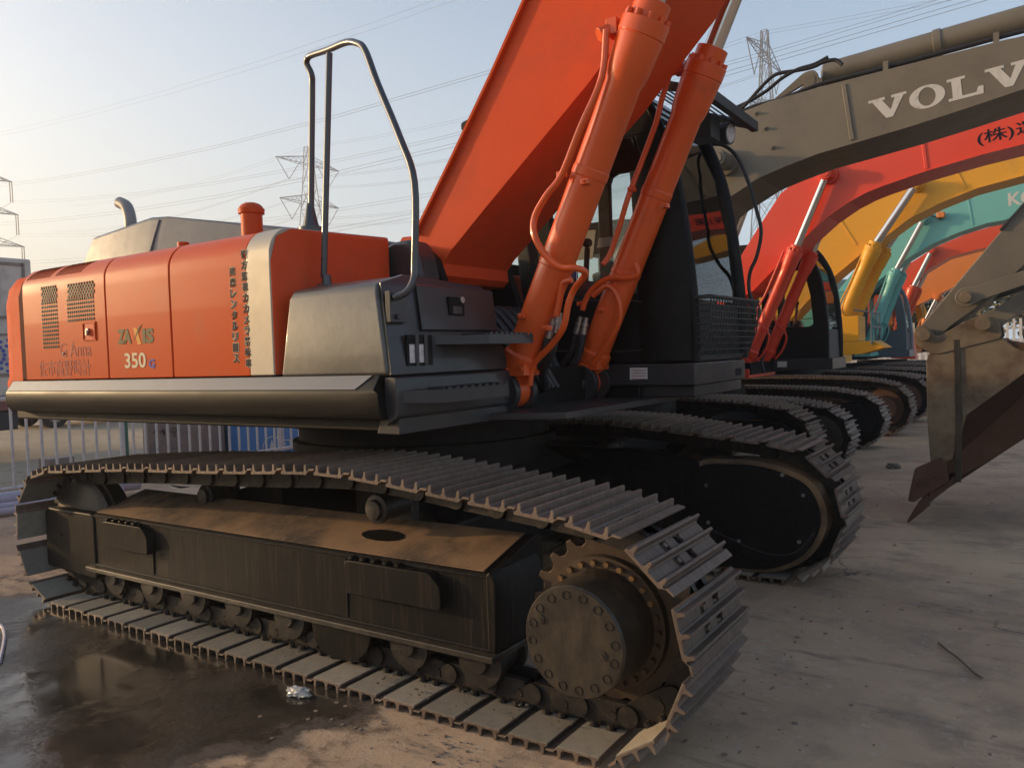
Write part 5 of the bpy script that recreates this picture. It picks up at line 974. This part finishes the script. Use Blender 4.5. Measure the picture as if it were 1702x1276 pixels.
# truck at far left
tk=empty('box_truck',(-11.8,1.62,0)); tag(tk,'pale grey box truck parked behind the fence at the left edge','truck')
m=MB(); m.box(-2.4,0,-5.5,1.55,1.05,3.50); tb_=m.build('cargo_box','truck_white',tk,bevel=.03)
m=MB(); m.box(.0,.012,-5.4,1.40,3.36,3.42); m.box(.0,.012,1.38,1.43,1.1,3.42); m.box(0,.014,-5.4,1.5,2.42,2.47); m.box(0,.014,-5.4,1.5,2.12,2.16); m.box(0,.02,-5.5,1.55,1.40,1.46); m.build('box_trim','mauve_sheet',tb_)
m=MB(); m.box(-2.3,-.0,-5.4,1.5,.80,1.045); m.build('chassis_stripe','truck_red',tk,bevel=.01)
m=MB(); m.box(-1.7,-.3,-5.2,1.35,.58,.79); m.box(-.35,-.05,.4,1.2,.45,.78); m.build('chassis','dark_plastic',tk,bevel=.01)
m=MB(); m.box(-.33,.0,-.35,.3,.42,.78); m.build('battery_box','white_decal',tk,bevel=.02)
for yy in (-4.2,-1.2,):
    for xx in (-.35,-2.1): m=MB(); m.lathe((xx,yy,.48),(1,0,0),[(0,.3),(.03,.47),(.05,.48),(.25,.48),(.28,.3)],24); m.build('wheel','tyre',tk)
m=MB()
for j in range(3):
    n=14; 
    for k in range(n): a=2*math.pi*k/n+j*.2; r=.17+.09*j; m.cyl((.001,.85+r*math.cos(a),1.78+r*math.sin(a)),(.004,.85+r*math.cos(a),1.78+r*math.sin(a)),.035-.004*j,n=8)
m.build('round_emblem','blue_decal',tb_)
# car
ca=empty('parked_car',(-18.4,7.55,0),R(0)); tag(ca,'silver grey car with blue lettering parked far behind the fence','car')
m=MB(); m.yz(rounded([(-1.9,.28),(-2.0,.75),(-1.3,.95),(-.8,1.40),(.7,1.42),(1.5,.98),(2.15,.85),(2.2,.45),(2.1,.28)],.1),-.85,.85); cbd=m.build('car_body','truck_white',ca,bevel=.04)
m=MB(); m.yz([(-1.1,.98),(-.72,1.33),(.62,1.35),(1.25,.98)],-.86,.86); m.build('car_window','dark_panel',cbd)
for yy in (-1.25,1.35):
    for xx in (-.85,.62):
        m=MB(); m.lathe((xx,yy,.33),(1,0,0),[(0,.2),(.02,.33),(.21,.33),(.23,.2)],22); w_=m.build('wheel','tyre',ca); 
        m=MB(); m.lathe((xx+(.225 if xx>0 else -.01),yy,.33),(1,0,0),[(0,.20),(.012,.19),(.02,.05),(.021,0)],10); m.build('rim','steel_fitting',w_)
text_x('AnHui',.855,.15,.52,.22,'blue_decal',cbd,width=1.0,bold=.02)
# unseen low building added behind the camera to darken the hood's reflection
wh=empty('added_building',(-40,-34,0)); tag(wh,'long low building added out of view to darken the reflection in the hood','added_building')
m=MB(); m.box(-60,52,-9,0,0,6.0); wl_=m.build('added_wall','mauve_sheet',wh)
m=MB(); m.xz([(-61,6.0),(53,6.0),(53,6.3),(-61,6.3)],-10,.6); m.build('roof','dark_panel',wh)  # roof of the added unseen building
for k in range(9):
    m=MB(); m.box(-55+k*12,-50+k*12,0,.05,0,4.2); m.build('added_shutter','bucket_paint',wl_)
# ================= trees beyond the yard
def tree(x,y,h,r,seed,label,mat='leaf',group='trees beyond the yard'):
    rn=random.Random(seed); e=empty('tree',(x,y,0)); tag(e,label,'tree',group)
    m=MB(); m.lathe((0,0,0),(0,0,1),[(0,.22),(.3,.17),(h*.5,.10),(h*.8,.04)],8)
    for k in range(7):
        a=rn.uniform(0,6.28); z=h*rn.uniform(.3,.65); m.cyl((0,0,z),(r*.6*math.cos(a),r*.6*math.sin(a),z+h*.22),.05,.02,6)
    m.build('trunk','bark',e)
    vs=[];fs=[]
    cl=[(rn.gauss(0,r*.42),rn.gauss(0,r*.42),h*rn.uniform(.3,.95)) for _ in range(26)]
    for c in cl:
        cr=r*rn.uniform(.22,.42)
        for _ in range(120):
            d=Vector((rn.gauss(0,1),rn.gauss(0,1),rn.gauss(0,1))).normalized()*cr*rn.uniform(.5,1.05); p=Vector(c)+d; u=Vector((rn.gauss(0,1),rn.gauss(0,1),rn.gauss(0,.6))).normalized(); w=u.orthogonal().normalized()*.10; u*=.17
            i=len(vs); vs+=[tuple(p-u),tuple(p+w),tuple(p+u),tuple(p-w)]; fs.append((i,i+1,i+2,i+3))
    me=bpy.data.meshes.new('crown'); me.from_pydata(vs,[],fs); me.materials.append(MATS[mat]); o=bpy.data.objects.new('crown',me); col.objects.link(o); o.parent=e
for k,(x,y,h,r,mt,lb) in enumerate(((-1.5,44,5.0,2.6,'leaf','dark green tree behind the pickets, left of the bucket link gap'),(3.0,42,5.2,2.8,'leaf_dry','yellowish green tree seen through the gap above the bucket'),(7.5,45,6.0,3.0,'leaf','dark tree beyond the pickets at the right frame edge'),(11.5,43,5.6,2.8,'leaf_dry','olive tree just outside the right frame edge'),(-8,47,4.6,2.6,'leaf','dark tree beyond the far end of the row'))): tree(x,y,h,r,k+3,lb,mt)
# ================= pylons and power lines
def bar(mb,a,b,w=.07): mb.cyl(a,b,w,n=4)
def pylon(loc,rz,h,wb,arms,label,tilt=0,vee=True,w=.07,panels=9,hor=1.0):
    e=empty('pylon',loc,rz); tag(e,label,'pylon','lattice pylons on the horizon')
    m=MB(); wt=wb*.30
    lv=[h*(1-(1-k/panels)**1.15) for k in range(panels+1)]
    def hw(z): t=z/h; return wb*.5*(1-t)**1.3*.75+wt*.5*(.45+.55*(1-t))
    for k in range(panels):
        z0,z1=lv[k],lv[k+1]; a,b=hw(z0),hw(z1); c0=[(-a,-a,z0),(a,-a,z0),(a,a,z0),(-a,a,z0)]; c1=[(-b,-b,z1),(b,-b,z1),(b,b,z1),(-b,b,z1)]
        for j in range(4):
            bar(m,c0[j],c1[j],w*1.3); bar(m,c0[j],c1[(j+1)%4],w*.7); bar(m,c0[(j+1)%4],c1[j],w*.7); bar(m,c1[j],c1[(j+1)%4],w*.7)
    m.build('tower','grey_metal_far',e)
    for z,l in arms:
        for s in (-1,1):
            m=MB(); a=hw(z); tip=(s*l,0,z-.0); n=6
            for sy in (-1,1):
                bar(m,(s*a,sy*a,z+1.6),tip,w); bar(m,(s*a,sy*a,z-.2),tip,w)
            for k in range(n):
                t0=k/n;t1=(k+1)/n; f=lambda t,sy,dz:(s*(a+(l-a)*t),sy*a*(1-t),z+dz*(1-t)); bar(m,f(t0,1,1.6),f(t1,1,-.2),w*.6); bar(m,f(t0,-1,-.2),f(t1,-1,1.6),w*.6); bar(m,f(t0,1,-.2),f(t0,-1,-.2),w*.6)
            ao=m.build('cross_arm','grey_metal_far',e)
            m=MB()
            if vee: bar(m,(s*(l-.2),0,z),(s*l*.62,0,z-4.2),w*1.1); bar(m,(s*l*.28,0,z),(s*l*.62,0,z-4.2),w*1.1)
            else: bar(m,(s*(l-.1),0,z),(s*(l-.1),0,z-4),w*1.2); bar(m,(s*(l-.5),0,z),(s*(l-.5),0,z-4),w*1.2)
            m.build('insulator','grey_metal_far',ao)
    return e
armsA=[(45.2,9.3),(36.6,8.7),(28.4,8.2)]
pylon((-132.2,120.4,0),R(90),49,9,armsA,'lattice pylon with V shaped insulators standing behind the handrail posts')
pylon((-31,119.5,0),R(90),49,6.5,armsA,'lattice pylon seen almost end-on above the grey-brown boom')
armsB=[(41.2,5.6),(38.4,7.4),(32.1,8.2),(25.9,9.0)]
pylon((-164.3,65.6,0),R(90),45,8.5,armsB[1:],'lattice pylon cut by the left edge of the picture, behind the box truck',vee=False,w=.08)
def wire(xs,y,z,sag,r,label,grp):
    P=[]
    for i in range(len(xs)-1):
        for k in range(10):
            t=k/10; P.append((xs[i]+(xs[i+1]-xs[i])*t,y,z-sag*4*t*(1-t)))
    P.append((xs[-1],y,z)); m=MB(); m.tube(P,r,n=4,smooth=False); tag(m.build('power_line','grey_metal_far'),label,'power line',grp)
lvl=['upper','middle','lower']
for i,(z,l) in enumerate(armsA):
    for s in (-1,1):
        for b in (-.22,.22):
            wire([-233,-132.2,-31,70,170],120+s*l*.62+b,z-4.3+b,3.0,.025,'power line between middle and right pylons, %s arm, %s, %s of pair'%(lvl[i],'near side' if s<0 else 'far side','lower' if b<0 else 'upper'),'power lines of the middle and right pylons')
for i,(z,l) in enumerate(armsB[1:]):
    for s in (-1,1):
        for b in (-.25,.25):
            wire([-330,-164.3,45,240],65.6+s*(l-.3)+b,z-4.0+b,6.5,.018,'power line off the left pylon, %s arm, %s, %s of pair'%(lvl[i],'near side' if s<0 else 'far side','lower' if b<0 else 'upper'),'power lines of the left pylon')
for y,z in ((121,49),(119.6,49)): wire([-233,-132.2,-31,70,170],y,z,2.2,.02,'thin earth wire over the tops of the middle and right pylons, %s one'%('farther' if y>120 else 'nearer'),'earth wires of the middle and right pylons')
for y in (64.9,66.3): wire([-330,-164.3,45,240],y,45,5,.012,'thin earth wire over the top of the left pylon, %s one'%('farther' if y>65.5 else 'nearer'),'earth wires of the left pylon')

# ================= evening haze over the yard
m=MB(); m.box(-360,260,-60,200,-1,53); hzo=m.build('haze','cab_glass'); hzo.data.materials.clear()
hm=bpy.data.materials.new('haze'); hm.use_nodes=True; hn=hm.node_tree; hn.nodes.clear(); ho_=hn.nodes.new('ShaderNodeOutputMaterial'); hv=hn.nodes.new('ShaderNodeVolumePrincipled')
hv.inputs['Color'].default_value=(.95,.96,1,1); hv.inputs['Density'].default_value=.0018; hv.inputs['Anisotropy'].default_value=.3
hn.links.new(hv.outputs[0],ho_.inputs['Volume']); hzo.data.materials.append(hm); tag(hzo,'pale evening haze hanging over the whole yard','haze',kind='stuff')
